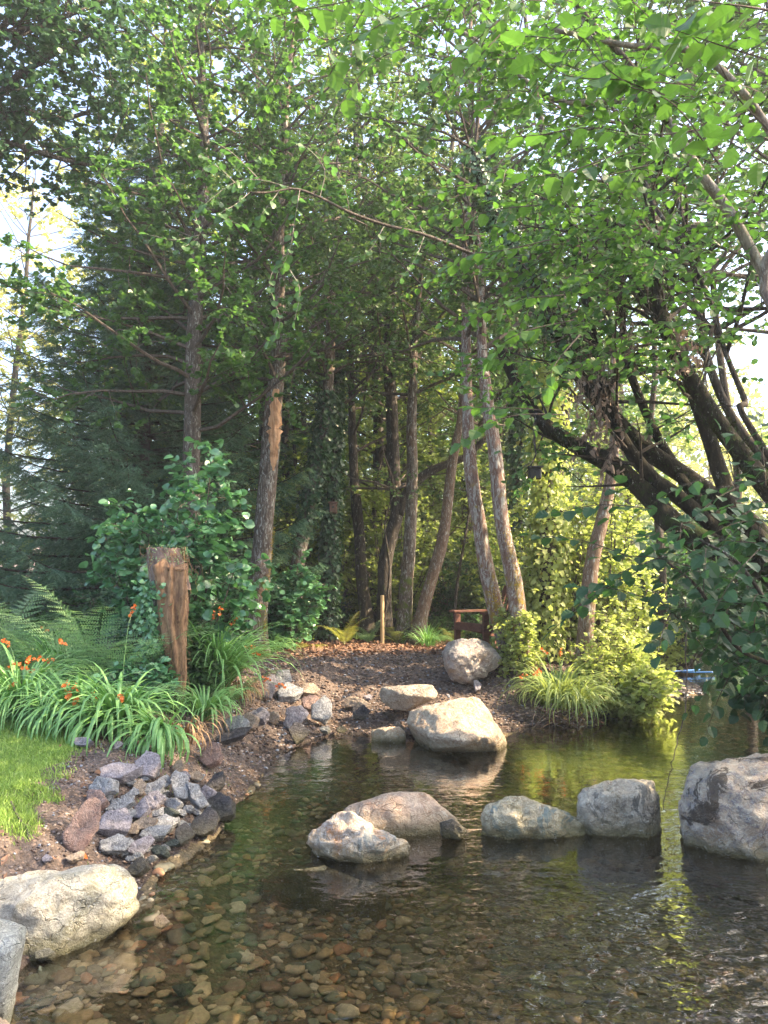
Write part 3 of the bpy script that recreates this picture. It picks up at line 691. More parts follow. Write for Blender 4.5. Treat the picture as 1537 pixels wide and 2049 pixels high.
def litter(n, cond, box_, s, name, label, seed):
    r = np.random.default_rng(seed); x = r.uniform(box_[0], box_[1], n); y = r.uniform(box_[2], box_[3], n)
    ok = cond(x, y); x, y = x[ok], y[ok]; z = height(x, y) + .008; k = len(x)
    m = MB(); d = r.standard_normal((k, 3)) * [1, 1, .3]; nr = np.array([0, 0, 1.]) + r.standard_normal((k, 3)) * .45
    scatter(m, LO, np.stack([x, y, z], -1), d, nr, r.uniform(s * .5, s * 1.3, k), r.uniform(0, 1, k))
    return tag(m.build(name, M['litter']), label, 'leaf litter', kind='stuff')
litter(16000, lambda x, y: pathmask(x, y) > .2, (-3, 3.2, 11, 15.4), .07, 'leaf_litter', 'brown bark chips and fallen leaves covering the path', 41)
litter(1200, lambda x, y: (sdist(x, y) > .15) & (lawnmask(x, y) < .4), (-3, 3, 3.5, 11), .05, 'leaf_litter', 'scattered fallen leaves on the banks', 42)
litter(30000, lambda x, y: (sdist(x, y) > .1) & (y > 15) & (lawnmask(x, y) < .4), (-12, 12, 15, 30), .12, 'leaf_litter', 'brown leaf litter on the woodland floor', 43)
def grass(n, cond, box_, h0, h1, name, label, seed, mat='grass', w=.004):
    r = np.random.default_rng(seed); x = r.uniform(box_[0], box_[1], n); y = r.uniform(box_[2], box_[3], n)
    ok = cond(x, y, r.uniform(0, 1, n)); x, y = x[ok], y[ok]; z = height(x, y) - .003; k = len(x)
    b = np.stack([x, y, z], -1); h = r.uniform(h0, h1, k)[:, None]; l = r.standard_normal((k, 3)) * [.5, .5, 0]; a = r.uniform(0, 6.28, k); ww = w * r.uniform(.6, 1.3, k) * np.clip(y / 5, 1, 4)
    sd_ = np.stack([np.cos(a), np.sin(a), 0 * a], -1) * ww[:, None]
    V = np.stack([b - sd_, b + sd_, b + sd_ * .7 + (l * .4 + [0, 0, .6]) * h, b - sd_ * .7 + (l * .4 + [0, 0, .6]) * h, b + (l + [0, 0, .95]) * h], 1)
    F = np.array([[0, 1, 2], [0, 2, 3], [3, 2, 4]]); m = MB()
    m.add(V.reshape(-1, 3), (F[None] + (np.arange(k) * 5)[:, None, None]).reshape(-1, 3), np.repeat(r.uniform(0, 1, k), 3))
    return tag(m.build(name, M[mat]), label, 'grass', kind='stuff')
grass(150000, lambda x, y, u: (lawnmask(x, y) > u * .9 + .05), (-4.2, -1.8, 4.1, 8.5), .015, .052, 'grass', 'short bright green lawn grass on the left bank', 51, w=.0032)
grass(60000, lambda x, y, u: (lawnmask(x, y) > u), (-13, -3, 8.5, 22), .05, .12, 'grass', 'mown grass stretching away behind the strap leaved plants', 52, w=.006)
grass(14000, lambda x, y, u: (pathmask(x, y) < .6) & (y > 14.0 - np.abs(x - 1) * .4), (-2.5, 4, 13.2, 17), .05, .14, 'grass', 'thin green grass at the far edge of the path', 53, w=.005)
grass(1200, lambda x, y, u: (sdist(x, y) > .1) & (vnoise(np.stack([x, y, 0 * x], -1) * 2.5, 8) > .35), (-2.6, -1.2, 3.6, 6.5), .02, .06, 'grass', 'sparse tufts of young grass on the bare soil', 54, w=.002)

# ------------------------------------------------------------------ sun gaps in the canopy (leaves left out so sun reaches chosen spots)
GAPS = [(P(915, 1440, 8.0), .85), (P(820, 1390, 8.9), .4), (P(950, 1290, 10.0), .6), (P(790, 1292, 13.0), 1.5),
        (P(1110, 1370, 9.3), .6), (P(1230, 1020, 10.5), 1.3), (P(1120, 980, 10.8), 1.0), (P(1200, 1220, 10.0), .9),
        (P(1310, 1370, 11.3), .9), (P(850, 1345, 10.6), .35), (P(1030, 1240, 10.4), .25), (P(640, 1400, 9.4), .35), (P(790, 1440, 8.4), .45), (P(700, 1390, 9.6), .3),
        (P(1000, 1000, 10.4), .4), (P(540, 860, 11.8), .3), (P(50, 560, 25), 5.0), (P(880, 1150, 14.4), .5), (P(930, 730, 10.5), .3),
        (P(820, 660, 14.5), .8), (P(680, 900, 22), 1.6), (P(1470, 900, 20), 3.0), (P(1300, 620, 16), 2.0), (P(850, 800, 22), 1.6), (P(1040, 1400, 9), .3)]
OPEN = [(np.array([1.5, 3.3, 0.]), nrm(np.array([.46, 1, .52])), .13), (np.array([.35, 3.0, 0.]), nrm(np.array([.13, 1, .58])), .035), (np.array([1.2, 3.0, 0.]), nrm(np.array([.36, 1, .62])), .06)]
def keep(p, rng):
    m = np.ones(len(p), bool)
    nz = fbm(p * .9, 2, 77)
    for c, r in GAPS:
        w = p - c; t = w @ SUN; d = np.linalg.norm(w - t[:, None] * SUN, axis=1)
        m &= ~((t > 1.2 + r) & (d < r * (1 + .45 * nz)))
    for o_, d_, a_ in OPEN:      # openings cut so bright sky reflects in the water
        w = p - o_; t = w @ d_; d = np.linalg.norm(w - t[:, None] * d_, axis=1)
        m &= ~((t > 2) & (d < t * a_ * (1 + .9 * nz)))
    return m

class Tree:
    def __init__(s, name, loc, label, cat='tree', group=None):
        s.root = empty(name, loc, label, cat, group); s.wood = MB(); s.tw = []; s.n = 0
    def stem(s, pts, rads, sides=10, n=26, rough=.10, name='trunk', mat='bark_dark', seed=1):
        p = spline(pts, n); mb = MB(); 
        w = np.stack([fbm(p * .9 + seed * 7.1, 2, seed), fbm(p * .9 + seed * 3.3, 2, seed + 9), 0 * p[:, 0]], -1) * .03
        w[0] = 0; p = p + w
        tube(mb, p, rads, sides, .5, rough, seed)
        mb.build(name, M[mat], s.root, smooth=True); return p
    def limb(s, rng, start, d, L, r, dens=2.2, twd=7.0, up=.1, wob=.25, tl=(.2, .45), sub=.5, sides=5):
        n = max(4, int(L / .35)); p = [np.asarray(start, float)]; d = nrm(np.asarray(d, float))
        for k in range(n):
            d = nrm(d + rng.standard_normal(3) * wob * .5 + np.array([0, 0, up * .25])); p.append(p[-1] + d * L / n)
        p = np.array(p); tube(s.wood, p, [r, r * .2], sides, .5, cap=False)
        ns = max(2, int(L * dens)); seg = nrm(np.diff(p, axis=0))
        for k in range(ns):
            t = rng.uniform(.15, 1.0); i = min(int(t * n), n - 1); q = p[i] + (p[i + 1] - p[i]) * (t * n - i)
            dd = nrm(seg[i] * .7 + rng.standard_normal(3) * np.array([.8, .8, .45])); l2 = L * sub * (1 - .5 * t) * rng.uniform(.6, 1.2)
            q2 = [q]; d2 = dd
            for _ in range(3): d2 = nrm(d2 + rng.standard_normal(3) * .2); q2.append(q2[-1] + d2 * l2 / 3)
            q2 = np.array(q2); tube(s.wood, q2, [max(r * .35 * (1 - .5 * t), .004), .002], 3, .5, cap=False)
            nt = max(2, int(l2 * twd)); u = rng.uniform(.1, 1, nt); ii = np.minimum((u * 3).astype(int), 2)
            S = q2[ii] + (q2[ii + 1] - q2[ii]) * (u * 3 - ii)[:, None]
            D = nrm((q2[ii + 1] - q2[ii]) / max(l2 / 3, 1e-6) * .6 + rng.standard_normal((nt, 3)) * [.7, .7, .4])
            s.tw.append((S, D, rng.uniform(tl[0], tl[1], nt)))
        return p
    def finish(s, rng, leafmat, tpl, size, nl, wood='twig', sticks=True, flat=.55, droop=.2, cull=True, leafname='crown', prune=None, wname='branch'):
        if s.tw:
            S = np.concatenate([a[0] for a in s.tw]); D = np.concatenate([a[1] for a in s.tw]); L = np.concatenate([a[2] for a in s.tw])
            if cull: k = keep(S, rng); S, D, L = S[k], D[k], L[k]
            if prune is not None: k = prune(S); S, D, L = S[k], D[k], L[k]
            mb = MB(); leaves(mb, rng, S, D, L, nl, tpl, size, flat, droop); s.nl = mb.n
            if mb.n: mb.build(leafname, M[leafmat], s.root)
            if sticks:
                E = S + D * L[:, None]; stick(s.wood, S, E, .0035)
        if s.wood.n: s.wood.build(wname, M[wood], s.root)
        return s.root
def stick(mb, S, E, r):
    N_ = len(S); 
    if N_ == 0: return
    d = nrm(E - S); a = nrm(np.cross(d, [0.3, 0.2, 1.0])); b = np.cross(d, a)
    o = [a, -.5 * a + .87 * b, -.5 * a - .87 * b]
    V = np.stack([S + o[0] * r, S + o[1] * r, S + o[2] * r, E], 1); F = np.array([[0, 1, 3], [1, 2, 3], [2, 0, 3]])
    mb.add(V.reshape(-1, 3), (F[None] + (np.arange(N_) * 4)[:, None, None]).reshape(-1, 3), .5)
def leaves(mb, rng, S, D, L, nl, tpl, size, flat=.55, droop=.2, tint=None):
    S = np.repeat(S, nl, 0); D = np.repeat(D, nl, 0); L = np.repeat(L, nl); N_ = len(S)
    if N_ == 0: return
    t = rng.uniform(.05, 1.05, N_); sd = np.where(rng.uniform(size=N_) < .5, 1, -1)
    side = nrm(np.cross(D, [0, 0, 1.0]) + 1e-4) * sd[:, None]
    d = nrm(D * .6 + side * rng.uniform(.3, 1.3, (N_, 1)) + rng.standard_normal((N_, 3)) * .3 + [0, 0, -droop])
    pos = S + D * (L * t)[:, None] + rng.standard_normal((N_, 3)) * .01
    nr = nrm(np.array([0, 0, 1.0]) + rng.standard_normal((N_, 3)) * flat)
    sz = size * np.clip(rng.normal(1, .22, N_), .5, 1.5)
    tn = np.clip(rng.beta(2, 2, N_) if tint is None else tint, 0, 1)
    scatter(mb, tpl, pos, d, nr, sz, tn)
def ivy(T, p, r0, r1, n, rng, mat='ivy', size=.06, t0=0., t1=1., spread=.04, name='ivy', tpl=IVY):
    u = rng.uniform(t0, t1, n) * (len(p) - 1); i = np.minimum(u.astype(int), len(p) - 2); q = p[i] + (p[i + 1] - p[i]) * (u - i)[:, None]
    a = rng.uniform(0, 6.283, n); o = np.stack([np.cos(a), np.sin(a), 0 * a], -1); rr = r0 + (r1 - r0) * u / (len(p) - 1) + np.abs(rng.standard_normal(n)) * spread
    mb = MB(); pos = q + o * rr[:, None]; d = nrm(o * .4 + [0, 0, -.8] + rng.standard_normal((n, 3)) * .5); nr = nrm(o + rng.standard_normal((n, 3)) * .5 + [0, 0, .4])
    scatter(mb, tpl, pos, d, nr, size * rng.uniform(.5, 1.2, n), rng.uniform(0, 1, n)); mb.build(name, M[mat], T.root)
def pxpath(l): return np.array([P(a, b, c) for a, b, c in l])

def std_crown(T, p, rng, z0, z1, nl, L, rr=.035, upang=.35, dens=2.2, twd=7, az=None, **kw):
    z = p[:, 2]
    for k in range(nl):
        zz_ = z0 + (z1 - z0) * (k + rng.uniform(0, 1)) / nl; i = int(np.argmin(np.abs(z - zz_)))
        a = (k * 2.399 + rng.uniform(-.4, .4)) if az is None else rng.uniform(*az)
        f = (zz_ - z0) / max(z1 - z0, .1)
        T.limb(rng, p[i], [math.cos(a), math.sin(a), upang + rng.uniform(-.2, .3)], L * rng.uniform(.7, 1.15) * (1 - .45 * f ** 2), rr * (1 - .5 * f), dens, twd, **kw)

TR = {}
def trunk_tree(key, path, w0, w1, mat, label, group=None, z0=6, z1=12, nl=30, L=2.2, leafmat='alder_far', tpl=MID, size=.06, nleaf=20, seed=1, top=None, ivy_=None, prune=None, name='alder_tree', **kw):
    rng = np.random.default_rng(seed)
    p = pxpath(path); base = p[0].copy(); base[2] = hz(base[0], base[1]); p[0] = base - [0, 0, .05]
    if top is not None: p = np.vstack([p, top])
    T = Tree(name, base, label, 'tree', group)
    Y = path[0][2]; r0, r1 = PX(w0, Y) * .45, PX(w1, Y) * .45
    n = 40; q = spline(p, n)
    s = np.linspace(0, 1, n); rads = r0 + (r1 - r0) * np.minimum(1, s / .55) ** .8; rads = np.where(s > .55, rads * (1 - .75 * (s - .55) / .45), rads)
    rads = rads * (1 + .45 * np.exp(-(q[:, 2] - base[2]) / .18)) 
    q = T.stem(q, rads, 14, n, .10, mat=mat, seed=seed)
    if ivy_: ivy(T, q, r0, r1, ivy_[0], rng, ivy_[1], ivy_[2], ivy_[3], ivy_[4], ivy_[5])
    if nl: std_crown(T, q, rng, z0, z1, nl, L, **kw)
    T.finish(rng, leafmat, tpl, size, nleaf, prune=prune, sticks=True)
    TR[key] = (T, q); return T, q

# --- the named trunks in front
trunk_tree('left', [(385, 1262, 11.0), (385, 1000, 11.0), (384, 800, 11.0), (391, 650, 11.0), (402, 480, 11.2), (408, 300, 11.3), (405, 150, 11.4), (400, 0, 11.5)], 46, 30, 'bark_left',
           'straight grey alder trunk rising behind the round leaved bush', z0=3.9, z1=12.5, nl=88, L=2.5, leafmat='alder', tpl=ROUND, size=.062, nleaf=20, seed=3, top=[[-2.8, 11.6, 12.6]], upang=.15)
T2, q2 = trunk_tree('scar', [(506, 1312, 11.8), (514, 1200, 11.8), (532, 1000, 11.8), (550, 800, 11.8), (560, 640, 11.8), (560, 520, 11.8), (564, 400, 11.9), (570, 250, 12), (585, 50, 12)], 56, 30, 'bark_grey',
           'mossy alder trunk with a long strip of bare orange wood', z0=4.6, z1=12.5, nl=72, L=2.4, leafmat='alder_far', seed=4, top=[[-1.3, 12.2, 13]], upang=.25)
# bare wound on the trunk
def wound(T, px0, py0, px1, py1, Y, wmax, name='bark_wound', seed=0):
    n = 26; t = np.linspace(0, 1, n); mb = MB(); rg = np.random.default_rng(seed)
    cols = 7; V = []
    for k in range(n):
        w = wmax * (math.sin(math.pi * min(t[k] * .95 + .04, 1)) ** .55) * (1 + .25 * rg.standard_normal()) * (.7 + .3 * (t[k] < .55))
        for c in range(cols):
            u = (c / (cols - 1) - .5)
            pxx = px0 + (px1 - px0) * t[k] + u * w; pyy = py0 + (py1 - py0) * t[k]
            V.append(P(pxx, pyy, Y + .16 * (u * w / 26) ** 2 - .01 * rg.uniform()))
    F = [[i * cols + j, i * cols + j + 1, (i + 1) * cols + j + 1, (i + 1) * cols + j] for i in range(n - 1) for j in range(cols - 1)]
    mb.add(V, F); mb.build(name, M['wound'], T.root)
wound(T2, 553, 778, 547, 942, 11.8 - .20, 30, seed=1)
wound(T2, 522, 1176, 524, 1196, 11.8 - .205, 10, seed=2); wound(T2, 522, 1205, 522, 1222, 11.8 - .205, 11, seed=3)

trunk_tree('lean_ivy', [(585, 1268, 14), (598, 1130, 14), (625, 980, 14), (650, 850, 14), (660, 740, 14), (664, 600, 14), (668, 450, 14.2), (675, 300, 14.3)], 34, 24, 'bark_grey',
           'leaning grey trunk wrapped in dark ivy up its left side', z0=5.2, z1=13, nl=36, L=2.4, seed=5, top=[[-1.1, 14.5, 13.5]], ivy_=(2600, 'ivy', .075, .18, .45, .05))
T4, q4 = trunk_tree('ivy_dark', [(650, 1275, 14.6), (658, 1150, 14.6), (663, 1000, 14.6), (668, 850, 14.6), (672, 700, 14.6), (676, 500, 14.6)], 34, 22, 'bark_dark',
           'dark trunk covered all over in ivy carrying a small box', z0=4.6, z1=11, nl=26, L=2.2, seed=6, ivy_=(6500, 'ivy', .075, 0.02, 1.0, .06))
trunk_tree('thin', [(738, 1255, 16), (722, 1120, 16), (710, 980, 16), (706, 850, 16), (704, 700, 16), (700, 500, 16)], 30, 20, 'bark_dark', 'slender dark trunk with a mossy swept foot left of the post', z0=4.2, z1=11, nl=28, L=2.4, seed=7)
trunk_tree('kinked', [(768, 1268, 15), (768, 1150, 15), (780, 1080, 15), (795, 1030, 15), (790, 960, 15), (783, 850, 15), (780, 700, 15), (778, 560, 15), (745, 430, 15), (712, 330, 15.2), (718, 180, 15.4), (712, 0, 15.6)], 34, 26, 'bark_dark',
           'dark kinked trunk bending right behind the wooden post', z0=5.0, z1=14, nl=38, L=2.4, seed=8)
trunk_tree('mossfoot', [(802, 1278, 14.4), (812, 1180, 14.4), (824, 1000, 14.4), (825, 850, 14.4), (830, 700, 14.4), (838, 600, 14.4), (842, 450, 14.5)], 34, 22, 'bark_grey', 'straight grey trunk with a green mossy foot right of the post', z0=5.0, z1=12, nl=32, L=2.4, seed=9)
trunk_tree('warmlean', [(830, 1278, 14.2), (860, 1170, 14.2), (888, 1050, 14.2), (905, 930, 14.2), (920, 830, 14.2), (928, 700, 14.3), (935, 560, 14.4)], 32, 20, 'bark_warm', 'pinkish brown trunk leaning right, nearest the chair', z0=5.0, z1=12, nl=30, L=2.3, seed=10)
T9, q9 = trunk_tree('twinL', [(1034, 1322, 10.4), (995, 1230, 10.4), (967, 1100, 10.4), (946, 980, 10.4), (936, 850, 10.4), (932, 700, 10.4), (934, 520, 10.5), (940, 300, 10.7)], 42, 26, 'bark_pink',
           'left one of the twin lichened trunks behind the grey pink boulder', z0=4.6, z1=11, nl=38, L=2.2, seed=12, top=[[1.3, 10.8, 12]])
T10, q10 = trunk_tree('twinR', [(1054, 1335, 10.2), (1032, 1200, 10.2), (1004, 1060, 10.2), (990, 900, 10.2), (974, 780, 10.2), (964, 690, 10.2), (960, 520, 10.3), (950, 350, 10.4)], 44, 26, 'bark_pink',
           'right one of the twin lichened trunks, sunlight painted as orange tufts down its right edge', z0=4.6, z1=11, nl=36, L=2.2, seed=13, top=[[1.6, 10.4, 12]])
# sunlight on right edges painted as orange tufts, moss on the scarred trunk
def sunrim_moss_patch(T, path, Y, w, n, seed):
    rg = np.random.default_rng(seed); p = spline(np.array([P(a, b, Y) for a, b in path]), 30); i = rg.integers(0, 30, n)
    pos = p[i] + rg.standard_normal((n, 3)) * [w, .02, .05]; mb = MB(); scatter(mb, LO, pos, rg.standard_normal((n, 3)), rg.standard_normal((n, 3)) + [.6, -.5, .3], .018, rg.uniform(0, 1, n)); mb.build('moss', M['sunrim_moss_leaf'], T.root)['kind'] = 'stuff'
M['sunrim_moss_leaf'] = mat_leaf('sunrim_moss_tuft', (.22, .17, .02), (.42, .30, .03), (.4, .3, .03), k=.2, rough=.9, spec=.05)
sunrim_moss_patch(T10, [(1012, 1060), (1030, 1140), (1040, 1200), (1048, 1260)], 10.1, .02, 1300, 1)
sunrim_moss_patch(T9, [(985, 1180), (997, 1215), (1008, 1250)], 10.27, .035, 500, 2)
sunrim_moss_patch(T2, [(548, 1060), (541, 1130), (533, 1200), (528, 1290)], 11.68, .012, 500, 3)
T11, q11 = trunk_tree('ivysun', [(1092, 1318, 10.9), (1096, 1200, 10.9), (1094, 1050, 10.9), (1090, 900, 10.9), (1092, 760, 10.9), (1085, 600, 11)], 44, 30, 'bark_dark',
           'ivy smothered trunk in the sunlit thicket right of the twin trunks', z0=5.0, z1=8, nl=12, L=1.8, seed=14, ivy_=(5200, 'sunny_painted', .075, 0.02, .85, .12))
trunk_tree('brownlean', [(1163, 1302, 10.3), (1178, 1200, 10.3), (1196, 1080, 10.3), (1220, 960, 10.3), (1232, 850, 10.3), (1225, 720, 10.4), (1215, 560, 10.6)], 40, 26, 'bark_warm',
           'brown trunk leaning right out of the sunlit thicket', z0=5.6, z1=9.5, nl=18, L=2.0, seed=15)
trunk_tree('rightA', [(1500, 1290, 11.5), (1478, 1100, 11.5), (1470, 900, 11.5), (1440, 700, 11.5), (1420, 450, 11.6), (1400, 200, 11.8)], 22, 14, 'bark_dark', 'thin dark stem against the bright gap at the right', z0=6.0, z1=12, nl=46, L=2.6, seed=31, top=[[4.9, 12, 12.5]])
trunk_tree('rightB', [(1640, 1290, 10.0), (1610, 900, 10.0), (1590, 600, 10.0), (1580, 300, 10.2)], 26, 16, 'bark_dark', 'leafy alder rising just beyond the right edge of the picture', z0=4.8, z1=11.5, nl=50, L=2.7, seed=32, top=[[5.4, 10.6, 12]])
trunk_tree('rightC', [(1330, 1290, 13.5), (1322, 1100, 13.5), (1300, 900, 13.5), (1310, 700, 13.5), (1290, 450, 13.6)], 20, 13, 'bark_dark', 'thin dark stem upstream between the leaning tree and the thicket', z0=6.2, z1=12, nl=30, L=2.4, seed=33, top=[[4.5, 14, 13]])
trunk_tree('ivyback', [(1052, 1262, 14), (1046, 1100, 14), (1042, 950, 14), (1040, 800, 14), (1038, 650, 14)], 34, 26, 'bark_dark', 'dark ivy column standing behind the twin trunks', z0=4.6, z1=10, nl=20, L=2, seed=16, ivy_=(5000, 'ivy', .08, 0, 1, .07))
# lower limb of the kinked tree, curving up right
Tk, qk = TR['kinked']; mb = MB(); tube(mb, spline(pxpath([(797, 1030, 15), (815, 985, 15), (850, 950, 15), (890, 930, 14.9), (930, 915, 14.9), (980, 870, 14.8)]), 16), [.11, .05], 8, .5, .08); mb.build('limb', M['bark_dark'], Tk.root, smooth=True)
mb = MB(); tube(mb, spline(pxpath([(580, 360, 15.0), (625, 290, 15.1), (665, 240, 15.2), (705, 170, 15.3)]), 10), [.05, .03], 7, .5); mb.build('limb', M['bark_dark'], Tk.root, smooth=True)
mb = MB(); tube(mb, spline(pxpath([(718, 265, 15.3), (740, 240, 15.2), (760, 232, 15.1), (790, 200, 15)]), 10), [.05, .02], 7, .5); mb.build('limb', M['bark_dark'], Tk.root, smooth=True)

# more slim stems between the trunks
for k, (l, w, Y, lb) in enumerate([
  ([(452, 1268), (458, 1100), (462, 900), (470, 700)], 20, 15, 'thin dark stem behind the round leaved bush'),
  ([(620, 1260), (608, 1100), (590, 900), (585, 700)], 14, 18, 'thin stem between the scarred and the leaning trunk'),
  ([(905, 1262), (918, 1150), (945, 1000), (960, 850)], 8, 15, 'whippy pale sapling left of the twin trunks'),
  ([(765, 1240), (778, 1150), (770, 1050), (790, 980)], 6, 14.7, 'thin twisted sapling behind the wooden post'),
  ([(870, 1255), (868, 1100), (862, 900), (860, 700)], 18, 21, 'distant dark trunk in the gap right of the mossy footed one'),
  ([(1135, 1280), (1130, 1100), (1120, 950), (1140, 800)], 18, 13, 'slim dark trunk inside the sunlit thicket'),
  ([(560, 1250), (553, 1000), (560, 800)], 16, 20, 'distant dark trunk just right of the scarred one')]):
    trunk_tree('s%d' % k, [(a, b, Y) for a, b in l], w, w * .7, 'bark_dark', lb, z0=5, z1=9, nl=7, L=1.8, seed=60 + k, name='sapling' if w < 10 else 'alder_tree', nleaf=8)

# --- spruce
def spruce(base, H, Rm, seed):
    rng = np.random.default_rng(seed); T = Tree('spruce_tree', base, 'dark blue green spruce with drooping boughs filling the left side', 'tree')
    b = np.array(base); tr = np.array([b + [0, 0, z] for z in np.linspace(-.1, H, 14)]); T.stem(tr, [.22, .02], 10, 20, .05, mat='spruce_bark', seed=seed)
    S, D, L = [], [], []
    for z in np.arange(.5, H, .26):
        f = z / H; Rz = Rm * (1 - f) ** .75 * (0.72 + .28 * min(1, z / 1.2)); nb = 8 if z < H * .7 else 6; a0 = rng.uniform(0, 6.28)
        for k in range(nb):
            a = a0 + k * 6.283 / nb + rng.uniform(-.25, .25); Lb = max(Rz * rng.uniform(.75, 1.12), .15)
            if Lb < .2: continue
            m = 8; t = np.linspace(0, 1, m); out = np.array([math.cos(a), math.sin(a), 0]); sd = np.array([-out[1], out[0], 0])
            el = .12 - .55 * t + .55 * t ** 2 + .15 * f
            pts = b + [0, 0, z] + out[None] * (Lb * t)[:, None] + np.array([0, 0, 1.])[None] * (Lb * el * t)[:, None]
            tube(T.wood, pts, [.018 * (Lb / 2 + .3), .003], 4, .5, cap=False)
            ns = int(Lb * 24)
            u = rng.uniform(.12, 1, ns); i = np.minimum((u * (m - 1)).astype(int), m - 2); q = pts[i] + (pts[i + 1] - pts[i]) * (u * (m - 1) - i)[:, None]
            s = np.where(rng.uniform(size=ns) < .5, 1, -1)[:, None]; l = Lb * .34 * (1.05 - u) + .12
            dd = nrm(out[None] * .8 + sd[None] * s * .8 + rng.standard_normal((ns, 3)) * .15 + [0, 0, -.40])
            for j in range(3):
                w = l * (j / 3); ok = (l > .12 * j + .05)
                S.append((q + dd * w[:, None])[ok]); D.append(dd[ok]); L.append(np.full(ok.sum(), .17))
                S.append((q + dd * w[:, None])[ok]); D.append(nrm(dd + sd[None] * rng.standard_normal((ns, 1)) * .8 + rng.standard_normal((ns, 3)) * .3 + [0, 0, -.25])[ok]); L.append(np.full(ok.sum(), .14))
    S = np.concatenate(S); D = np.concatenate(D); L = np.concatenate(L)
    # needle spray template : spindle with side needles
    V = []; F = []
    for j in range(9):
        x = j / 9; ln = .30 * (1 - .35 * x)
        for sgn in (1, -1):
            zt = .12 * ((j % 3) - 1); n0 = len(V); V += [[x, 0, 0], [x + .07, 0, .0], [x + ln * .75, sgn * ln * .62, zt]]; F.append([n0, n0 + 1, n0 + 2])
    n0 = len(V); V += [[0, .018, 0], [0, -.018, 0], [1.1, 0, 0]]; F.append([n0, n0 + 1, n0 + 2])
    mb = MB(); scatter(mb, (np.array(V), np.array(F)), S, D, nrm(np.array([0, 0, 1.]) + rng.standard_normal(S.shape) * .5), L * rng.uniform(.8, 1.3, len(L)), rng.beta(2, 2, len(L)))
    mb.build('crown', M['needle'], T.root); T.wood.build('branch', M['spruce_bark'], T.root)
sb = P(275, 1200, 13.2); spruce([sb[0], sb[1], hz(sb[0], sb[1])], 9.6, 3.5, 20)

# --- dark round leaved tree reaching in at the top left
rng = np.random.default_rng(30); b = P(-120, 1200, 9.5); b[2] = hz(b[0], b[1])
T = Tree('oak_tree', b, 'dark blue green broadleaf limb reaching in at the top left corner', 'tree')
p = T.stem([b, b + [.2, 0, 2.5], b + [.1, .1, 5], b + [.3, 0, 8], b + [.2, 0, 10.5]], [.2, .07], 10, 24, mat='bark_dark', seed=3)
for l in ([(-120, 500, 9.6), (0, 300, 9.6), (60, 300, 9.6), (130, 320, 9.7), (230, 342, 9.8)], [(-120, 420, 9.6), (0, 190, 9.5), (90, 120, 9.5), (200, 60, 9.5)], [(-130, 300, 9.6), (-20, 90, 9.5), (60, 0, 9.4), (130, -60, 9.4)],
          [(-120, 400, 10), (20, 230, 10.2), (120, 240, 10.4), (240, 200, 10.5)], [(-60, 80, 9), (60, 60, 9), (160, 20, 9.2)]):
    a = spline(pxpath(l), 12); tube(T.wood, a, [.06, .02], 6, .5)
    for i in range(2, 12):
        for _ in range(3): T.limb(rng, a[i], rng.standard_normal(3) * [1, .7, .6] + [.2, 0, .0], rng.uniform(.5, 1.2), .012, 3, 9)
T.finish(rng, 'oak', ROUND, .06, 14, wood='bark_dark')

# --- yellow tree behind, haze painted into its leaves, and right hand sunlit tree
def proto(name, H, z0, Rc, mat, size, seed, nl=34, nleaf=8, label='', cat='tree', group=None, bark='bark_dark', loc=(0, 0, 0), dens=2.0, tpl=LO, r=.14, twd=6):
    rng = np.random.default_rng(seed); T = Tree(name, loc, label, cat, group); b = np.array(loc, float)
    w = rng.uniform(-.5, .5, 4)
    p = T.stem([b - [0, 0, .1], b + [w[0], w[1], H * .35], b + [w[2] + w[0], w[3], H * .7], b + [w[2], w[1], H]], [r, r * .7, .03], 8, 20, .08, mat=bark, seed=seed)
    std_crown(T, p, rng, z0, H * .98, nl, Rc, .03, .3, dens, twd)
    T.finish(rng, mat, tpl, size, nleaf, cull=False, sticks=False); return T.root
def place(src, x, y, rz, sc, label, group=None, first=False):
    o = src if first else copy_tree(src); o.location = (x, y, hz(x, y)); o.rotation_euler = (0, 0, rz); o.scale = (sc, sc, sc); o['label'] = label
    if group: o['group'] = group
    return o
A_ = proto('field_tree', 14, 2.0, 4.2, 'yellow', .16, 71, nl=60, nleaf=8, dens=1.6, twd=5, label='x')
place(A_, -12.6, 26, 0, 1.08, 'pale sunlit yellow green tree behind the spruce at the left edge', first=True)
place(A_, 19.5, 27, 2, .95, 'bright sunlit tree seen between dark stems at the right edge')
place(A_, 14, 33, 4, .8, 'hazy pale tree beyond the stream at the right')
FP = [proto('woodland_tree', 13.5, 1.6, 2.9, 'alder_far', .095, 80 + k, nl=52, nleaf=22, label='x', dens=2.0) for k in range(3)]
for _k, _m in ((0, 'alder_lit_painted'),):
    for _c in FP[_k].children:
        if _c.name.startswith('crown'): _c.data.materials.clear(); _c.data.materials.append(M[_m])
spots = []
rr = np.random.default_rng(9)
cand = [(-5.6, 16.5), (-3.4, 18), (-1.6, 19.5), (.2, 18.2), (2.0, 19), (3.6, 16.8), (-6.8, 20), (-4.6, 22), (-2.4, 24), (-.2, 23), (1.8, 24.5), (4.0, 22), (6.0, 20), (-7.8, 25), (-4, 28), (-1, 29), (2, 30), (5, 27.5), (7.4, 24.2),
        (-8.5, 31), (-3, 34), (1, 35), (5.5, 35), (8.4, 29), (-.4, 16.9), (2.9, 20.6), (-2.6, 20.8), (.9, 21.6), (-5.4, 24.6), (3.3, 25)]
first = [True] * 3
words = ['slender woodland tree in the dim background of the wood', 'background woodland tree with a light green crown', 'dark stemmed tree deep in the wood']
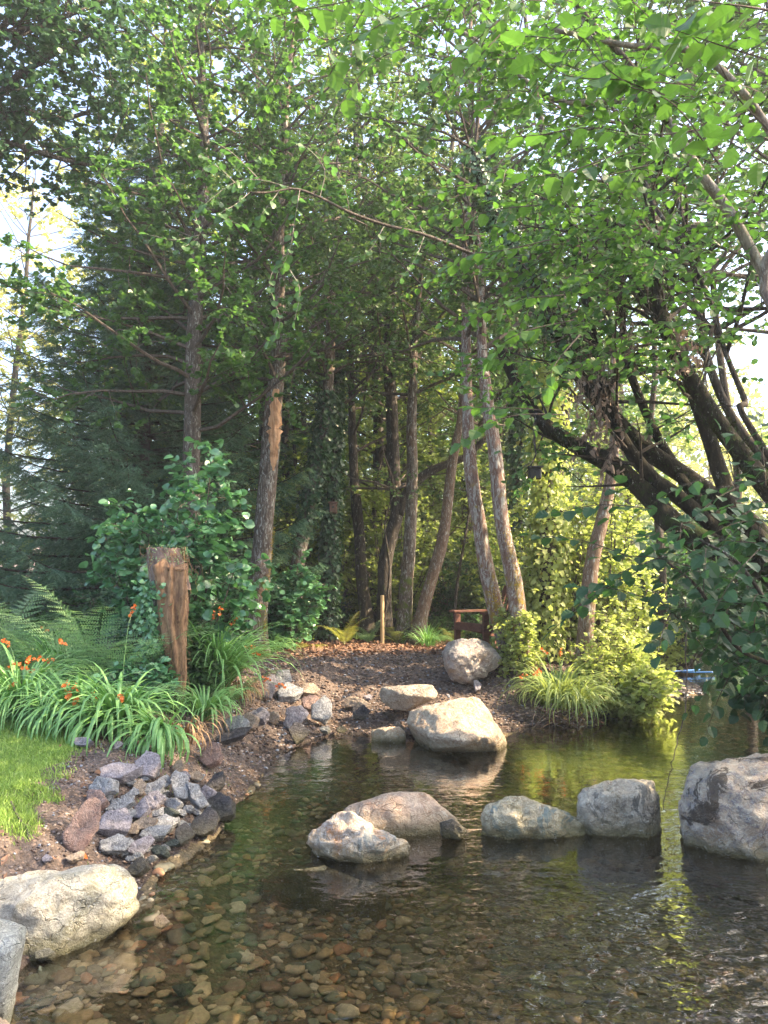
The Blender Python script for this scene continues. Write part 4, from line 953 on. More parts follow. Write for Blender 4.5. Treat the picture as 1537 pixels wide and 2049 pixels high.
for k, (x, y) in enumerate(cand):
    j = k % 3
    place(FP[j], x + rr.uniform(-.4, .4), y + rr.uniform(-.4, .4), rr.uniform(0, 6), rr.uniform(.9, 1.15), words[j], 'trees of the wood behind, kind %s' % ('one', 'two', 'three')[j], first=first[j]); first[j] = False
# unseen trees added on the right bank to shade the stream
for k, (x, y, s) in enumerate([(8.2, 1.5, .85), (7.6, 4.8, .8), (9.6, 7.6, .9), (11.5, 3.2, 1.0), (8.8, -1.8, .9)]):
    rngo = np.random.default_rng(800 + k); z_ = hz(x, y); T = Tree('added_shade_tree', (x, y, z_), 'unseen leafy alder added on the right bank to shade the stream', 'tree', 'unseen alders added to shade the stream')
    p = T.stem([[x, y, z_ - .1], [x + .2, y, 5 * s], [x, y + .3, 9 * s], [x + .1, y, 13 * s]], [.15, .1, .03], 8, 20, .08, mat='bark_dark', seed=k)
    std_crown(T, p, rngo, 2.0, 13 * s, 44, 2.9, .03, .3, 2.0, 6); T.finish(rngo, 'alder_far', LO, .12, 9, sticks=False)
# far wood
rng = np.random.default_rng(90); n = 52000
x = rng.uniform(-15, 40, n); y = rng.uniform(37, 46, n); top = 11.5 + 2.5 * fbm(np.stack([x * .18, y * 0, 0 * x], -1), 3, 4) - 4 * sst(x, 12, 24)
z = rng.uniform(0, 1, n) ** 1.0 * top; pos = np.stack([x, y, z + .6], -1)
ok = fbm(pos * .5, 3, 6) > -.35; pos = pos[ok]; n = len(pos)
mb = MB(); scatter(mb, LO, pos, rng.standard_normal((n, 3)), nrm(rng.standard_normal((n, 3)) + [0, -.6, .6]), rng.uniform(.25, .5, n), rng.beta(2, 2, n))
tag(mb.build('far_wood', M['alder_lit_painted']), 'far wall of woodland foliage closing the view behind the trunks', 'woodland', kind='stuff')

# --- shrubs
def shrub(name, base, r, h, mat, tpl, size, nstem, seed, label, nleaf=8, dens=3, twd=9, L=None, sticks=True, cull=True, group=None, tl=(.12, .3), up=.3, cat='shrub', aim=None, wood='twig'):
    rng = np.random.default_rng(seed); b = np.asarray(base, float); T = Tree(name, b, label, cat, group)
    for k in range(nstem):
        a = k * 2.399 + rng.uniform(-.3, .3); q = math.sqrt((k + .5) / nstem)
        tip = b + np.array([math.cos(a) * r * q, math.sin(a) * r * q * .8, h * math.sqrt(max(0, 1 - .8 * q * q)) * rng.uniform(.72, 1.12)]) * 1.0; tip[:2] = b[:2] + (tip[:2] - b[:2]) * rng.uniform(.75, 1.3)
        if aim is not None: tip = tip + np.array(aim)
        st = b + rng.standard_normal(3) * [.08, .08, 0]; mid = (st + tip) / 2 + np.array([math.cos(a), math.sin(a), 0]) * r * .12
        p = spline([st, mid, tip], 9); tube(T.wood, p, [.012 + .004 * h, .003], 5, .5, cap=False)
        for i in range(2, 9):
            for _ in range(2):
                T.limb(rng, p[i], nrm(np.array([math.cos(a), math.sin(a), .2]) * .5 + rng.standard_normal(3) * [.7, .7, .35]), rng.uniform(.25, .55) * (L or r * .6), .006, dens / (r * .3), twd, up=up, tl=tl, sides=3)
    return T.finish(rng, mat, tpl, size, nleaf, cull=cull, sticks=sticks, leafname='foliage', wood=wood, wname='stem')
b = P(350, 1290, 8.9); b[2] = hz(b[0], b[1])
shrub('alder_bush', b, .80, 2.6, 'shrub', HIR, .092, 17, 101, 'round leaved glossy alder bush behind the tall broken stump', nleaf=6, L=.55, twd=9, dens=1.1)
b = P(575, 1290, 12.6); b[2] = hz(b[0], b[1])
shrub('alder_bush', b, .5, 1.5, 'shrub', ROUND, .08, 7, 102, 'low round leaved bush just right of the scarred trunk', nleaf=6, L=.5, dens=1.1)
# sunlit thicket right, sunlight also painted into its leaf colour
b = P(1115, 1310, 11.3); b[2] = hz(b[0], b[1])
shrub('thicket_bush', b, .8, 2.7, 'sunny_painted', MID, .055, 15, 103, 'sunlit tangled bush around the ivy smothered trunk', nleaf=8, L=.6, dens=1.3, cull=False)
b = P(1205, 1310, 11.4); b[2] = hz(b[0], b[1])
shrub('thicket_bush', b, .6, 3.0, 'sunny_painted', MID, .07, 18, 104, 'bright yellow green bush leaning over the upstream bend', nleaf=8, L=.6, dens=1.3, cull=False, aim=(.1, -.2, 0))
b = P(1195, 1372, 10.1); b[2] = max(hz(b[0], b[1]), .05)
shrub('thicket_bush', b, .36, .95, 'sunny_painted', MID, .05, 9, 105, 'low sunlit bush right above the strap leaved clump', nleaf=7, L=.5, dens=1.5, cull=False, aim=(.1, -.15, 0))
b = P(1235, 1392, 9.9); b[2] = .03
shrub('bramble', b, .35, .45, 'sunny_painted', MID, .06, 8, 106, 'trailing bramble with lime green leaves reaching over the water', nleaf=6, L=.5, cull=False, aim=(.2, -.35, .05))
# dark right bank bushes (big hazel leaves)
for k, (px, py, Y, r, h, sz, tp, lb) in enumerate([(1800, 1330, 6.2, .9, 2.2, .10, HI, 'dark hazel bush hanging over the water at the right edge'),
        (1610, 1330, 8.2, 1.0, 2.6, .09, MID, 'shaded bush on the far side of the right bank'),
        (1370, 1300, 14.5, 1.2, 2.6, .09, MID, 'shadowy bush upstream behind the blue hose'), (1290, 1290, 18, 1.3, 3.0, .09, MID, 'dim bush closing the stream corridor'), (1400, 1300, 19.5, 1.8, 3.2, .10, MID, 'broad dark bush where the stream disappears behind the hose'), (1340, 1300, 23, 2.2, 3.6, .11, MID, 'farthest dark bush up the stream corridor'),
        (1540, 1290, 12.5, 1.1, 3.0, .09, MID, 'dark bush beyond the riffle at the right')]):
    b = P(px, py, Y); b[2] = max(hz(b[0], b[1]), .0)
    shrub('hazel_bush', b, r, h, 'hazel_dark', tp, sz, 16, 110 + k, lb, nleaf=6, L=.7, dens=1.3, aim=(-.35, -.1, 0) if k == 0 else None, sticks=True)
# understory
US = [shrub('understory_shrub', (0, 0, 0), 1.4, 2.9, 'hazel_dark' if k else 'alder_far', MID, .09, 16, 120 + k, 'x', nleaf=7, L=1.0, dens=1.2, sticks=False, cull=False) for k in range(2)]
US.append(shrub('understory_shrub', (0, 0, 0), 1.5, 4.6, 'alder_lit_painted', MID, .075, 20, 125, 'x', nleaf=9, L=1.0, dens=1.2, sticks=False, cull=False))
for k, (x, y, s) in enumerate([(-3.1, 15.6, .8), (-1.2, 17.3, .95), (.2, 16.6, .8), (1.5, 18.6, 1.0), (2.6, 15.6, .8), (-4.7, 17.6, 1.0), (-2.4, 21, 1.1), (.4, 25, 1.2), (3.4, 21.5, 1.1)]):
    place(US[2], x, y, k * 1.3, s, 'tall sapling bush with sunlight painted into its leaves between the woodland trunks', 'tall sapling bushes with painted sunlit leaves', first=(k == 0))
first = [True, True]
for k, (x, y, s) in enumerate([(-5.5, 15.5, .9), (-3.6, 16.6, .75), (-2.3, 18, .8), (-.9, 19.4, .8), (.6, 20, .8), (1.6, 17.2, .6), (2.6, 16.2, .8), (3.7, 18, .9), (-4.8, 19, 1), (-1.8, 23, 1), (1.2, 24, 1), (4.6, 24, 1), (-6.8, 17.5, 1), (-9.5, 19, .9), (-11.5, 21, 1), (5.2, 15.8, .8), (-7.6, 14.6, .6)]):
    place(US[k % 2], x, y, k * 1.7, s, ('light leaved understory shrub under the woodland trees', 'dark leaved understory shrub under the woodland trees')[k % 2], ('light understory shrubs', 'dark understory shrubs')[k % 2], first=first[k % 2]); first[k % 2] = False

# --- big mossy leaning tree from the right bank
rng = np.random.default_rng(130)
b = np.array([5.5, 7.4, 0]); b[2] = hz(b[0], b[1])
HZ = Tree('mossy_tree', b, 'large dark mossy tree with many stems leaning in from the right bank', 'tree')
def hstem(l, w0, w1, mat='bark_moss', T=HZ, name='stem', start=None, rough=.12, seed=1):
    p = pxpath(l); 
    if start is not None: p = np.vstack([start, p])
    Y = l[0][2]; q = spline(p, 34); 
    mb = MB(); tube(mb, q, [PX(w0, Y) / 2, PX((w0 + w1) / 2, Y) / 2, PX(w1, l[-1][2]) / 2], 12, .5, rough, seed); mb.build(name, M[mat], T.root, smooth=True); return q
hA = hstem([(1537, 1135, 6.6), (1430, 1095, 6.7), (1350, 1050, 6.8), (1290, 985, 7.0), (1225, 930, 7.1), (1150, 890, 7.3), (1090, 850, 7.4), (1040, 780, 7.6), (1000, 700, 7.8)], 62, 18, start=b, seed=2)
hB = hstem([(1540, 1090, 6.9), (1470, 1030, 7.0), (1380, 960, 7.1), (1270, 880, 7.3), (1190, 790, 7.5), (1130, 700, 7.7), (1070, 570, 7.9), (1020, 480, 8.1), (975, 400, 8.3), (950, 300, 8.5)], 50, 18, start=b, seed=3)
hC = hstem([(1560, 1010, 6.2), (1500, 930, 6.2), (1440, 850, 6.3), (1385, 765, 6.4), (1345, 690, 6.5), (1315, 590, 6.6), (1322, 500, 6.7), (1300, 400, 6.9), (1270, 250, 7.1)], 44, 18, start=b, seed=4)
hD = hstem([(1500, 1060, 6.6), (1450, 970, 6.6), (1420, 880, 6.7), (1385, 780, 6.8), (1350, 680, 6.9), (1270, 560, 7.1), (1200, 420, 7.3)], 40, 16, start=b, seed=5)
hF = hstem([(1530, 900, 5.8), (1490, 800, 5.8), (1450, 700, 5.9), (1420, 600, 6), (1370, 500, 6.1), (1300, 400, 6.3)], 14, 8, 'bark_dark', start=b, seed=6)
hH = hstem([(1560, 960, 7.4), (1480, 860, 7.4), (1430, 760, 7.5), (1400, 650, 7.6), (1390, 520, 7.7), (1350, 380, 7.8)], 22, 12, 'bark_dark', start=b, seed=17)
hI = hstem([(1440, 1040, 6.9), (1350, 930, 7.2), (1290, 820, 7.3), (1250, 700, 7.4), (1240, 560, 7.5), (1190, 420, 7.6)], 26, 12, start=b, seed=18)
hG = hstem([(1400, 1030, 6.9), (1310, 960, 7), (1240, 870, 7.1), (1205, 760, 7.2), (1180, 640, 7.3), (1150, 480, 7.4), (1130, 350, 7.5)], 34, 14, start=b, seed=7)
for q, k0, n_, L in ((hA, 14, 10, 1.2), (hB, 12, 18, 1.6), (hC, 20, 22, 1.7), (hD, 14, 14, 1.5), (hF, 16, 12, 1.3), (hG, 10, 16, 1.4), (hH, 18, 18, 1.7), (hI, 18, 14, 1.5)):
    for j in range(n_):
        i = rng.integers(k0, 34); HZ.limb(rng, q[i], rng.standard_normal(3) * [1, .8, .5] + [-.2, -.1, .35], L * rng.uniform(.5, 1.1), .02, 2.2, 7)
ivy(HZ, hB, .1, .08, 1800, rng, 'ivy', .06, .55, 1.0, .06)
HZ.finish(rng, 'hazel', MID, .062, 8, wood='bark_dark')
# moss fur on the leaning stems
for q, sd_ in ((hA, 1), (hB, 2), (hC, 3)):
    ivy(HZ, q, .14 if sd_ == 1 else .11, .06, 2200, rng, 'moss_fur', .022, .05, .75, .015, name='moss', tpl=LO)

# withered leaf bunches hanging from the leaning tree
for k, (px, py, Y, ln, n_) in enumerate([(1175, 690, 6.9, 150, 75), (1212, 720, 6.8, 190, 95), (1250, 640, 6.9, 120, 60), (1190, 830, 6.9, 90, 50), (1365, 650, 6.2, 110, 80), (1225, 560, 7.0, 110, 45), (1228, 880, 6.9, 90, 30)]):
    top = P(px, py, Y); T = Tree('withered_leaf_bunch', top, ['long bunch of withered grey leaves, leftmost under the leaning tree', 'thickest bunch of withered grey brown leaves under the leaning tree', 'bunch of shrivelled leaves right of the thickest one', 'low bunch of curled dead leaves beside the brown leaning trunk', 'dead leaf bunch hanging on the bent dark stem at the right', 'upper bunch of withered leaves high above the others', 'lowest scrap of withered leaves on the mossy stem'][k], 'dead leaves')
    rg = np.random.default_rng(140 + k); Lm = PX(ln, Y)
    for s in range(5):
        a = [top + [rg.normal(0, .03), rg.normal(0, .03), 0]]
        for j in range(8): a.append(a[-1] + np.array([rg.normal(0, .022), rg.normal(0, .02), -Lm / 8 * rg.uniform(.6, 1.1)]))
        a = np.array(a); tube(T.wood, a, [.004, .002], 3, .5, cap=False)
        m = n_ // 5; i = rg.integers(0, 8, m); S = a[i] + (a[i + 1] - a[i]) * rg.uniform(0, 1, (m, 1))
        T.tw.append((S, nrm(rg.standard_normal((m, 3)) * [.5, .5, .3] + [0, 0, -.7]), np.full(m, .03)))
    T.finish(rg, 'dead', HI if False else (HI[0] * [1, .55, 2.2], HI[1]), .062, 1, sticks=False, flat=1.2, droop=1.0, cull=False, leafname='leaves', wname='stem')

# --- overhead hazel : pale stem at the right, leaves near the lens
b = np.array([5.3, 4.2, 0]); b[2] = hz(b[0], b[1])
HO = Tree('hazel_tree', b, 'hazel with a pale smooth stem and large bright leaves at the upper right', 'tree')
e1 = hstem([(1750, 900, 4.6), (1640, 720, 4.7), (1537, 560, 4.8), (1460, 425, 4.9), (1400, 345, 4.9), (1330, 235, 5.0), (1255, 180, 5.0), (1180, 60, 5.1), (1130, -40, 5.2)], 30, 16, 'paletwig', HO, start=b, rough=.04, seed=8)
e2 = hstem([(1600, 700, 4.7), (1590, 400, 4.4), (1520, 230, 4.2), (1400, 110, 4.1), (1250, 90, 4.0), (1110, 60, 4.0)], 20, 9, 'paletwig', HO, start=b, rough=.04, seed=9)
e3 = hstem([(1258, 200, 5.0), (1180, 205, 4.9), (1110, 200, 4.8), (1050, 160, 4.8), (1000, 110, 4.8), (920, 60, 4.8)], 13, 6, 'paletwig', HO, rough=.03, seed=10)
e4 = hstem([(1340, 250, 5.0), (1260, 130, 4.6), (1170, 30, 4.4), (1130, -40, 4.3)], 14, 10, 'twig', HO, rough=.03, seed=11)
def spray(T, l, size, gap, rng, tw, r=.004, n=None, mb=None):
    p = pxpath(l); L = np.linalg.norm(np.diff(p, axis=0), axis=1).sum(); n = n or max(4, int(L / gap)); q = spline(p, n + 2)
    tube(T.wood, q, [r, r * .4], 4, .5, cap=False); g = nrm(np.gradient(q, axis=0))
    for i in range(1, n + 2):
        s = 1 if i % 2 else -1; side = nrm(np.cross(g[i], [0, 0, 1.])) * s
        d = nrm(g[i] * .5 + side * .9 + rng.standard_normal(3) * .3 + [0, 0, -.35])
        if i == n + 1: d = g[i]
        # petiole
        q0 = q[i] + d * .012
        tw.append((q0, d, nrm(np.array([0, -.25, 1.]) + rng.standard_normal(3) * .35), size * rng.uniform(.7, 1.15)))
tw = []
R2 = np.random.default_rng(150)
def cloud(l, count, spread, length, size, gap, T):
    """twigs leaving a guide polyline"""
    q = spline(pxpath(l), 60)
    for k in range(count):
        s = q[R2.integers(3, 60)] + R2.standard_normal(3) * spread * .25
        d = nrm(R2.standard_normal(3) * [1, .7, .45] + [-.6, -.2, -.1]); Lr = length * R2.uniform(.5, 1.2)
        p = np.array([s, s + d * Lr * .5 + [0, 0, .02], s + d * Lr + [0, 0, -.05 * Lr]]); n = max(3, int(Lr / gap)); qq = spline(p, n + 2)
        tube(T.wood, qq, [.004, .0015], 3, .5, cap=False); g = nrm(np.gradient(qq, axis=0))
        for i in range(1, n + 2):
            sd = nrm(np.cross(g[i], [0, 0, 1.])) * (1 if i % 2 else -1)
            dd = g[i] if i == n + 1 else nrm(g[i] * .5 + sd * .9 + R2.standard_normal(3) * .3 + [0, 0, -.3])
            tw.append((qq[i] + dd * .01, dd, nrm(np.array([0, -.2, 1.]) + R2.standard_normal(3) * .4), size * R2.uniform(.7, 1.15)))
# foreground sprays with the biggest leaves
for l in ([(1390, 170, 3.0), (1250, 160, 2.8), (1130, 150, 2.7), (1050, 95, 2.6)], [(1330, 190, 2.9), (1230, 150, 2.8), (1150, 60, 2.7)], [(1537, 120, 2.5), (1440, 90, 2.4), (1350, 60, 2.35)], [(1500, 30, 2.5), (1400, 20, 2.4), (1330, 110, 2.4)],
          [(1440, 330, 3.0), (1350, 210, 2.9), (1250, 170, 2.85)], [(1400, 260, 3.2), (1300, 270, 3.1), (1180, 255, 3.0), (1080, 270, 3.0), (1000, 275, 3.0)], [(1537, 260, 2.6), (1480, 200, 2.6), (1440, 130, 2.5)], [(1537, 330, 3.0), (1470, 290, 3.0), (1400, 240, 3.0)],
          [(1250, 300, 3.4), (1150, 340, 3.3), (1060, 355, 3.3)], [(1300, 330, 3.4), (1220, 350, 3.4), (1130, 360, 3.4)], [(1537, 20, 2.4), (1470, 10, 2.3), (1380, 0, 2.3)],
          [(1160, 670, 4.3), (1110, 730, 4.2), (1100, 770, 4.2)], [(1150, 640, 4.5), (1060, 660, 4.4), (1000, 690, 4.4), (980, 720, 4.4)], [(1130, 830, 4.6), (1040, 830, 4.5), (970, 850, 4.5), (925, 885, 4.5)], [(1080, 820, 4.8), (1000, 815, 4.7), (940, 815, 4.7)],
          [(1000, 40, 3.4), (930, 100, 3.4), (860, 160, 3.4)], [(860, 10, 3.6), (780, 40, 3.6), (700, 90, 3.6), (660, 150, 3.6)], [(760, -10, 3.6), (660, 10, 3.6), (560, 30, 3.7), (500, 60, 3.7)], [(820, 90, 3.8), (740, 130, 3.8), (680, 210, 3.8)],
          [(1100, 480, 4.4), (1010, 500, 4.3), (940, 510, 4.3), (890, 540, 4.3)], [(1080, 410, 4.2), (990, 420, 4.2), (930, 440, 4.2)], [(1130, 590, 4.4), (1040, 600, 4.4), (960, 630, 4.4)]):
    spray(HO, l, .088, .055, R2, tw)
cloud([(1537, 560, 4.8), (1400, 345, 4.9), (1255, 180, 5.0), (1130, -40, 5.2)], 60, .6, .7, .066, .04, HO)
cloud([(1520, 230, 4.2), (1400, 110, 4.1), (1250, 90, 4.0), (1000, 20, 4.0)], 46, .5, .6, .066, .04, HO)
cloud([(1258, 200, 5.0), (1110, 200, 4.8), (920, 60, 4.8), (700, 20, 5), (540, 0, 5)], 110, .6, .7, .06, .038, HO)
cloud([(1500, 560, 5.4), (1300, 480, 5.4), (1150, 430, 5.4), (950, 400, 5.6)], 56, .7, .7, .062, .04, HO)
cloud([(1537, 700, 5.4), (1350, 620, 5.4), (1150, 560, 5.6), (1000, 560, 5.8)], 40, .6, .7, .062, .04, HO)
cloud([(1250, 730, 5.6), (1100, 740, 5.6), (960, 760, 5.6)], 20, .4, .5, .06, .04, HO)
pos = np.array([a[0] for a in tw]); kk = keep(pos, R2)
mb = MB(); a_ = [x for x, y in zip(tw, kk) if y]
scatter(mb, HI, np.array([a[0] for a in a_]), np.array([a[1] for a in a_]), np.array([a[2] for a in a_]), np.array([a[3] for a in a_]), R2.beta(2, 2, len(a_)))
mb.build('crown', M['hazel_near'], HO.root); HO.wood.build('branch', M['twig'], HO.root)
# right shaded hazel near leaves above the water
HN = Tree('hazel_tree', [4.9, 4.6, hz(4.9, 4.6)], 'shaded hazel with broad dark leaves drooping over the right of the stream', 'tree'); tw = []
hn = hstem([(1700, 1440, 4.3), (1560, 1340, 4.2), (1470, 1290, 4.2), (1400, 1180, 4.2), (1330, 1120, 4.3)], 12, 5, 'bark_dark', HN, start=[4.9, 4.6, .3], rough=.03, seed=12)
hn = hstem([(1640, 1400, 3.9), (1560, 1250, 3.9), (1480, 1130, 3.9), (1400, 1080, 4.0)], 12, 5, 'bark_dark', HN, start=[4.9, 4.6, .3], rough=.03, seed=13)
cloud([(1640, 1250, 4.0), (1520, 1180, 4.0), (1400, 1130, 4.1), (1300, 1110, 4.2)], 40, .5, .5, .095, .055, HN)
cloud([(1680, 1310, 4.6), (1580, 1270, 4.6), (1480, 1220, 4.8)], 30, .5, .5, .095, .055, HN)
cloud([(1640, 1130, 4.4), (1540, 1050, 4.4), (1450, 1000, 4.5)], 36, .5, .5, .095, .055, HN)
cloud([(1680, 1380, 5.4), (1590, 1350, 5.4), (1520, 1330, 5.5)], 16, .3, .35, .085, .055, HN)
tw = [(p_, d_, n_, s_ * .8) for p_, d_, n_, s_ in tw]
mb = MB(); scatter(mb, HI, *[np.array([a[k] for a in tw]) for k in (0, 1, 2, 3)], R2.beta(2, 2, len(tw)))
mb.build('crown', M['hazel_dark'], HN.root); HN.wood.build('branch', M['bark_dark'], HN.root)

# long thin branch crossing the middle with light leaves at its end : belongs to the mossy tree
tw = []; W = MB(); BR = [(1010, 535, 7.9), (950, 510, 7.7), (850, 470, 7.3), (770, 450, 7.1), (700, 425, 6.9), (640, 395, 6.7), (590, 378, 6.6), (540, 385, 6.5), (500, 385, 6.4)]
tube(W, spline(pxpath(BR), 40), [.02, .008], 8, .5, .05); W.build('limb', M['twig'], HZ.root, smooth=True)
class _W: pass
w_ = _W(); w_.wood = MB()
for l in ([(590, 378, 6.6), (520, 360, 6.4), (470, 365, 6.3), (420, 400, 6.2), (390, 430, 6.2)], [(520, 360, 6.4), (470, 310, 6.3), (440, 290, 6.2)], [(470, 365, 6.3), (430, 330, 6.2), (400, 345, 6.1)], [(500, 385, 6.4), (470, 410, 6.3), (440, 430, 6.2), (480, 450, 6.2)],
          [(400, 470, 6.2), (350, 480, 6.1), (300, 470, 6.1)], [(390, 430, 6.2), (400, 470, 6.2), (360, 500, 6.1)], [(600, 380, 6.6), (590, 440, 6.5), (580, 500, 6.4), (560, 540, 6.4)], [(580, 500, 6.4), (540, 560, 6.4), (560, 640, 6.4), (540, 680, 6.4)], [(640, 395, 6.7), (650, 340, 6.7), (620, 300, 6.6), (600, 290, 6.6)],
          [(700, 425, 6.9), (690, 380, 6.8), (660, 330, 6.8)], [(560, 380, 6.5), (530, 420, 6.4), (510, 440, 6.4)], [(580, 540, 6.4), (600, 580, 6.4), (590, 640, 6.4)], [(770, 450, 7.1), (740, 500, 7.0), (700, 520, 7.0)], [(850, 470, 7.3), (830, 520, 7.2), (800, 560, 7.2)], [(850, 470, 7.3), (820, 420, 7.2), (780, 400, 7.2)]):
    spray(w_, l, .075, .05, R2, tw)
mb = MB(); scatter(mb, HIR, *[np.array([a[k] for a in tw]) for k in (0, 1, 2, 3)], R2.beta(2, 2, len(tw))); mb.build('foliage', M['hazel'], HZ.root); w_.wood.build('twigs', M['paletwig'], HZ.root)

# ------------------------------------------------------------------ strap leaved clumps, ferns
def straps(mb, rng, base, n, L, w, r0, bend=1.6, el=(55, 88), az=None, dirb=None):
    S = 9; a = rng.uniform(0, 6.283, n) if az is None else rng.uniform(az[0], az[1], n); e = np.radians(rng.uniform(el[0], el[1], n)); ln = L * rng.uniform(.55, 1.15, n); bd = bend * rng.uniform(.5, 1.4, n)
    b = np.asarray(base) + np.stack([np.cos(a) * r0 * rng.uniform(0, 1, n), np.sin(a) * r0 * rng.uniform(0, 1, n), 0 * a], -1)
    da = rng.normal(0, .25, n); p = b.copy(); rows = []; ww = w * rng.uniform(.6, 1.25, n)
    for k in range(S + 1):
        t = k / S; ee = e - bd * t ** 1.5 * 1.6; aa = a + da * t
        h = np.stack([np.cos(aa), np.sin(aa), 0 * aa], -1); side = np.stack([-np.sin(aa), np.cos(aa), 0 * aa], -1)
        d = h * np.cos(ee)[:, None] + np.array([0, 0, 1.]) * np.sin(ee)[:, None]; up = np.cross(side, d)
        wd = ww * (min(1, .45 + 2.2 * t) * (1 - max(0, t - .55) / .46) ** .8 + .02)
        rows.append(np.stack([p - side * wd[:, None], p + up * (wd * .35)[:, None] * -1, p + side * wd[:, None]], 1))
        p = p + d * (ln / S)[:, None]
    V = np.stack(rows, 1)  # n,S+1,3,3
    idx = np.arange(n)[:, None, None] * (S + 1) * 3 + np.arange(S)[None, :, None] * 3 + np.arange(2)[None, None, :]
    Q = np.stack([idx, idx + 1, idx + 4, idx + 3], -1).reshape(-1, 4)
    mb.add(V.reshape(-1, 3), Q, np.repeat(rng.uniform(0, 1, n), S * 2))
def flower_mesh(mb, rng, tip, d, n=7, s=.021):
    d = nrm(np.asarray(d, float))
    for k in range(n):
        p = tip - d * k * .016 + rng.standard_normal(3) * .006; ax = nrm(d * .3 + rng.standard_normal(3) * .7 + [0, 0, .5])
        u = nrm(np.cross(ax, [0.1, 1, .2])); v = np.cross(ax, u)
        A = np.arange(6) * math.pi / 3 + rng.uniform(0, 1); dirs = u[None] * np.cos(A)[:, None] + v[None] * np.sin(A)[:, None]
        scatter(mb, LO, np.repeat((p + ax * .012)[None], 6, 0), nrm(dirs + ax * .45), np.repeat(ax[None], 6, 0), s * rng.uniform(.8, 1.2), rng.uniform(0, 1, 6))
        stick(mb, np.array([p]), np.array([p + ax * .014]), .004)
def clump(px, py, L, n, label, seed, mat='strap', w=.0095, flowers=(), bend=1.6, r0=.13, az=None, el=(50, 88), Y=None, z=None):
    rng = np.random.default_rng(seed); b = hit(px, py) if Y is None else P(px, py, Y); b = np.array(b); b[2] = hz(b[0], b[1]) if z is None else z
    root = empty('crocosmia', b, label, 'plant'); mb = MB(); straps(mb, rng, b, n, L, w * (1.25 if mat == 'strap' and b[1] < 9 else 1), r0, bend, el, az); mb.build('leaves', M[mat], root)
    for (fx, fy, dy) in flowers:
        tip = P(fx, fy, b[1] + dy); mid = (b + tip) / 2 + np.array([0, 0, abs(tip[2] - b[2]) * .15 + .12])
        q = spline([b, mid, tip], 12); m = MB(); tube(m, q, [.004, .002], 4, .3, cap=False); st = m.build('flower_stem', M['strap'], root)
        m = MB(); flower_mesh(m, rng, tip, q[-1] - q[-3]); m.build('flower', M['petal'], st)
    return root
clump(45, 1440, .86, 300, 'crocosmia clump at the left edge with the most orange flowers', 1, flowers=[(22, 1330, -.1), (20, 1380, -.2), (66, 1342, 0), (5, 1282, .1), (78, 1318, 0), (108, 1322, .1), (62, 1316, .1)], el=(45, 85))
clump(150, 1455, .72, 220, 'crocosmia clump with broad drooping blue green straps beside the lawn', 2, w=.012, flowers=[(128, 1376, -.3), (150, 1380, -.3), (136, 1396, -.35), (153, 1412, -.35), (120, 1282, .2), (192, 1398, -.3)], bend=2.0)
clump(235, 1475, .78, 240, 'crocosmia clump drooping in front of the low cut stump', 3, w=.013, flowers=[(243, 1405, -.3), (268, 1215, .3)], bend=2.1)
clump(120, 1380, .8, 150, 'crocosmia clump standing behind the drooping ones near the low stump', 4, flowers=[(82, 1257, 0), (170, 1290, .1)], el=(60, 89), bend=1.1)
clump(322, 1500, .62, 90, 'narrow crocosmia tuft hanging down over the rock pile', 5, w=.013, bend=2.2, az=(-2.6, -.6), r0=.06)
clump(430, 1392, 1.15, 300, 'tall arching crocosmia clump right of the broken stump', 6, w=.010, flowers=[(443, 1215, .1), (425, 1224, .1), (475, 1238, 0), (507, 1296, 0), (520, 1312, 0), (540, 1362, -.2), (572, 1375, -.1), (445, 1345, -.3)], bend=1.25, el=(52, 88))
clump(410, 1440, .6, 130, 'lower crocosmia clump hanging at the foot of the broken stump', 7, w=.009, bend=1.9)
clump(480, 1400, .45, 170, 'dry straw coloured crocosmia clump on the bank edge', 8, mat='drystraw', w=.006, bend=2.3, az=(-3, 0))
clump(368, 1490, .5, 70, 'small withered strap tuft above the bank stones', 9, mat='drystraw', w=.006, bend=2.2, az=(-2.8, -.3))
clump(1115, 1392, .82, 260, 'sunlit crocosmia clump at the foot of the twin trunks', 10, mat='strap_sun_painted', w=.011, flowers=[(1083, 1300, 0), (1125, 1300, .1), (1041, 1355, -.3), (1066, 1350, -.3), (1072, 1345, -.3)], bend=1.9, Y=9.5, r0=.2)
clump(1155, 1400, .72, 190, 'smaller sunlit crocosmia clump hanging towards the water', 11, mat='strap_sun_painted', w=.010, bend=1.9, Y=9.35, r0=.15)
clump(855, 1285, .55, 110, 'grassy green clump at the foot of the pinkish leaning trunk', 12, w=.008, Y=13.6, bend=1.3)
clump(545, 1300, .5, 90, 'broad green strap clump beside the little log stump', 13, w=.013, Y=12.2, bend=1.5)
for k, (x, Y) in enumerate([(30, 10.5), (110, 11), (170, 10.2), (75, 9.4)]):
    clump(x, 1290, .75, 120, ['far left', 'second', 'third', 'nearest'][k] + ' long grass clump at the back of the lawn below the spruce', 14 + k, Y=Y, w=.009, bend=1.3)

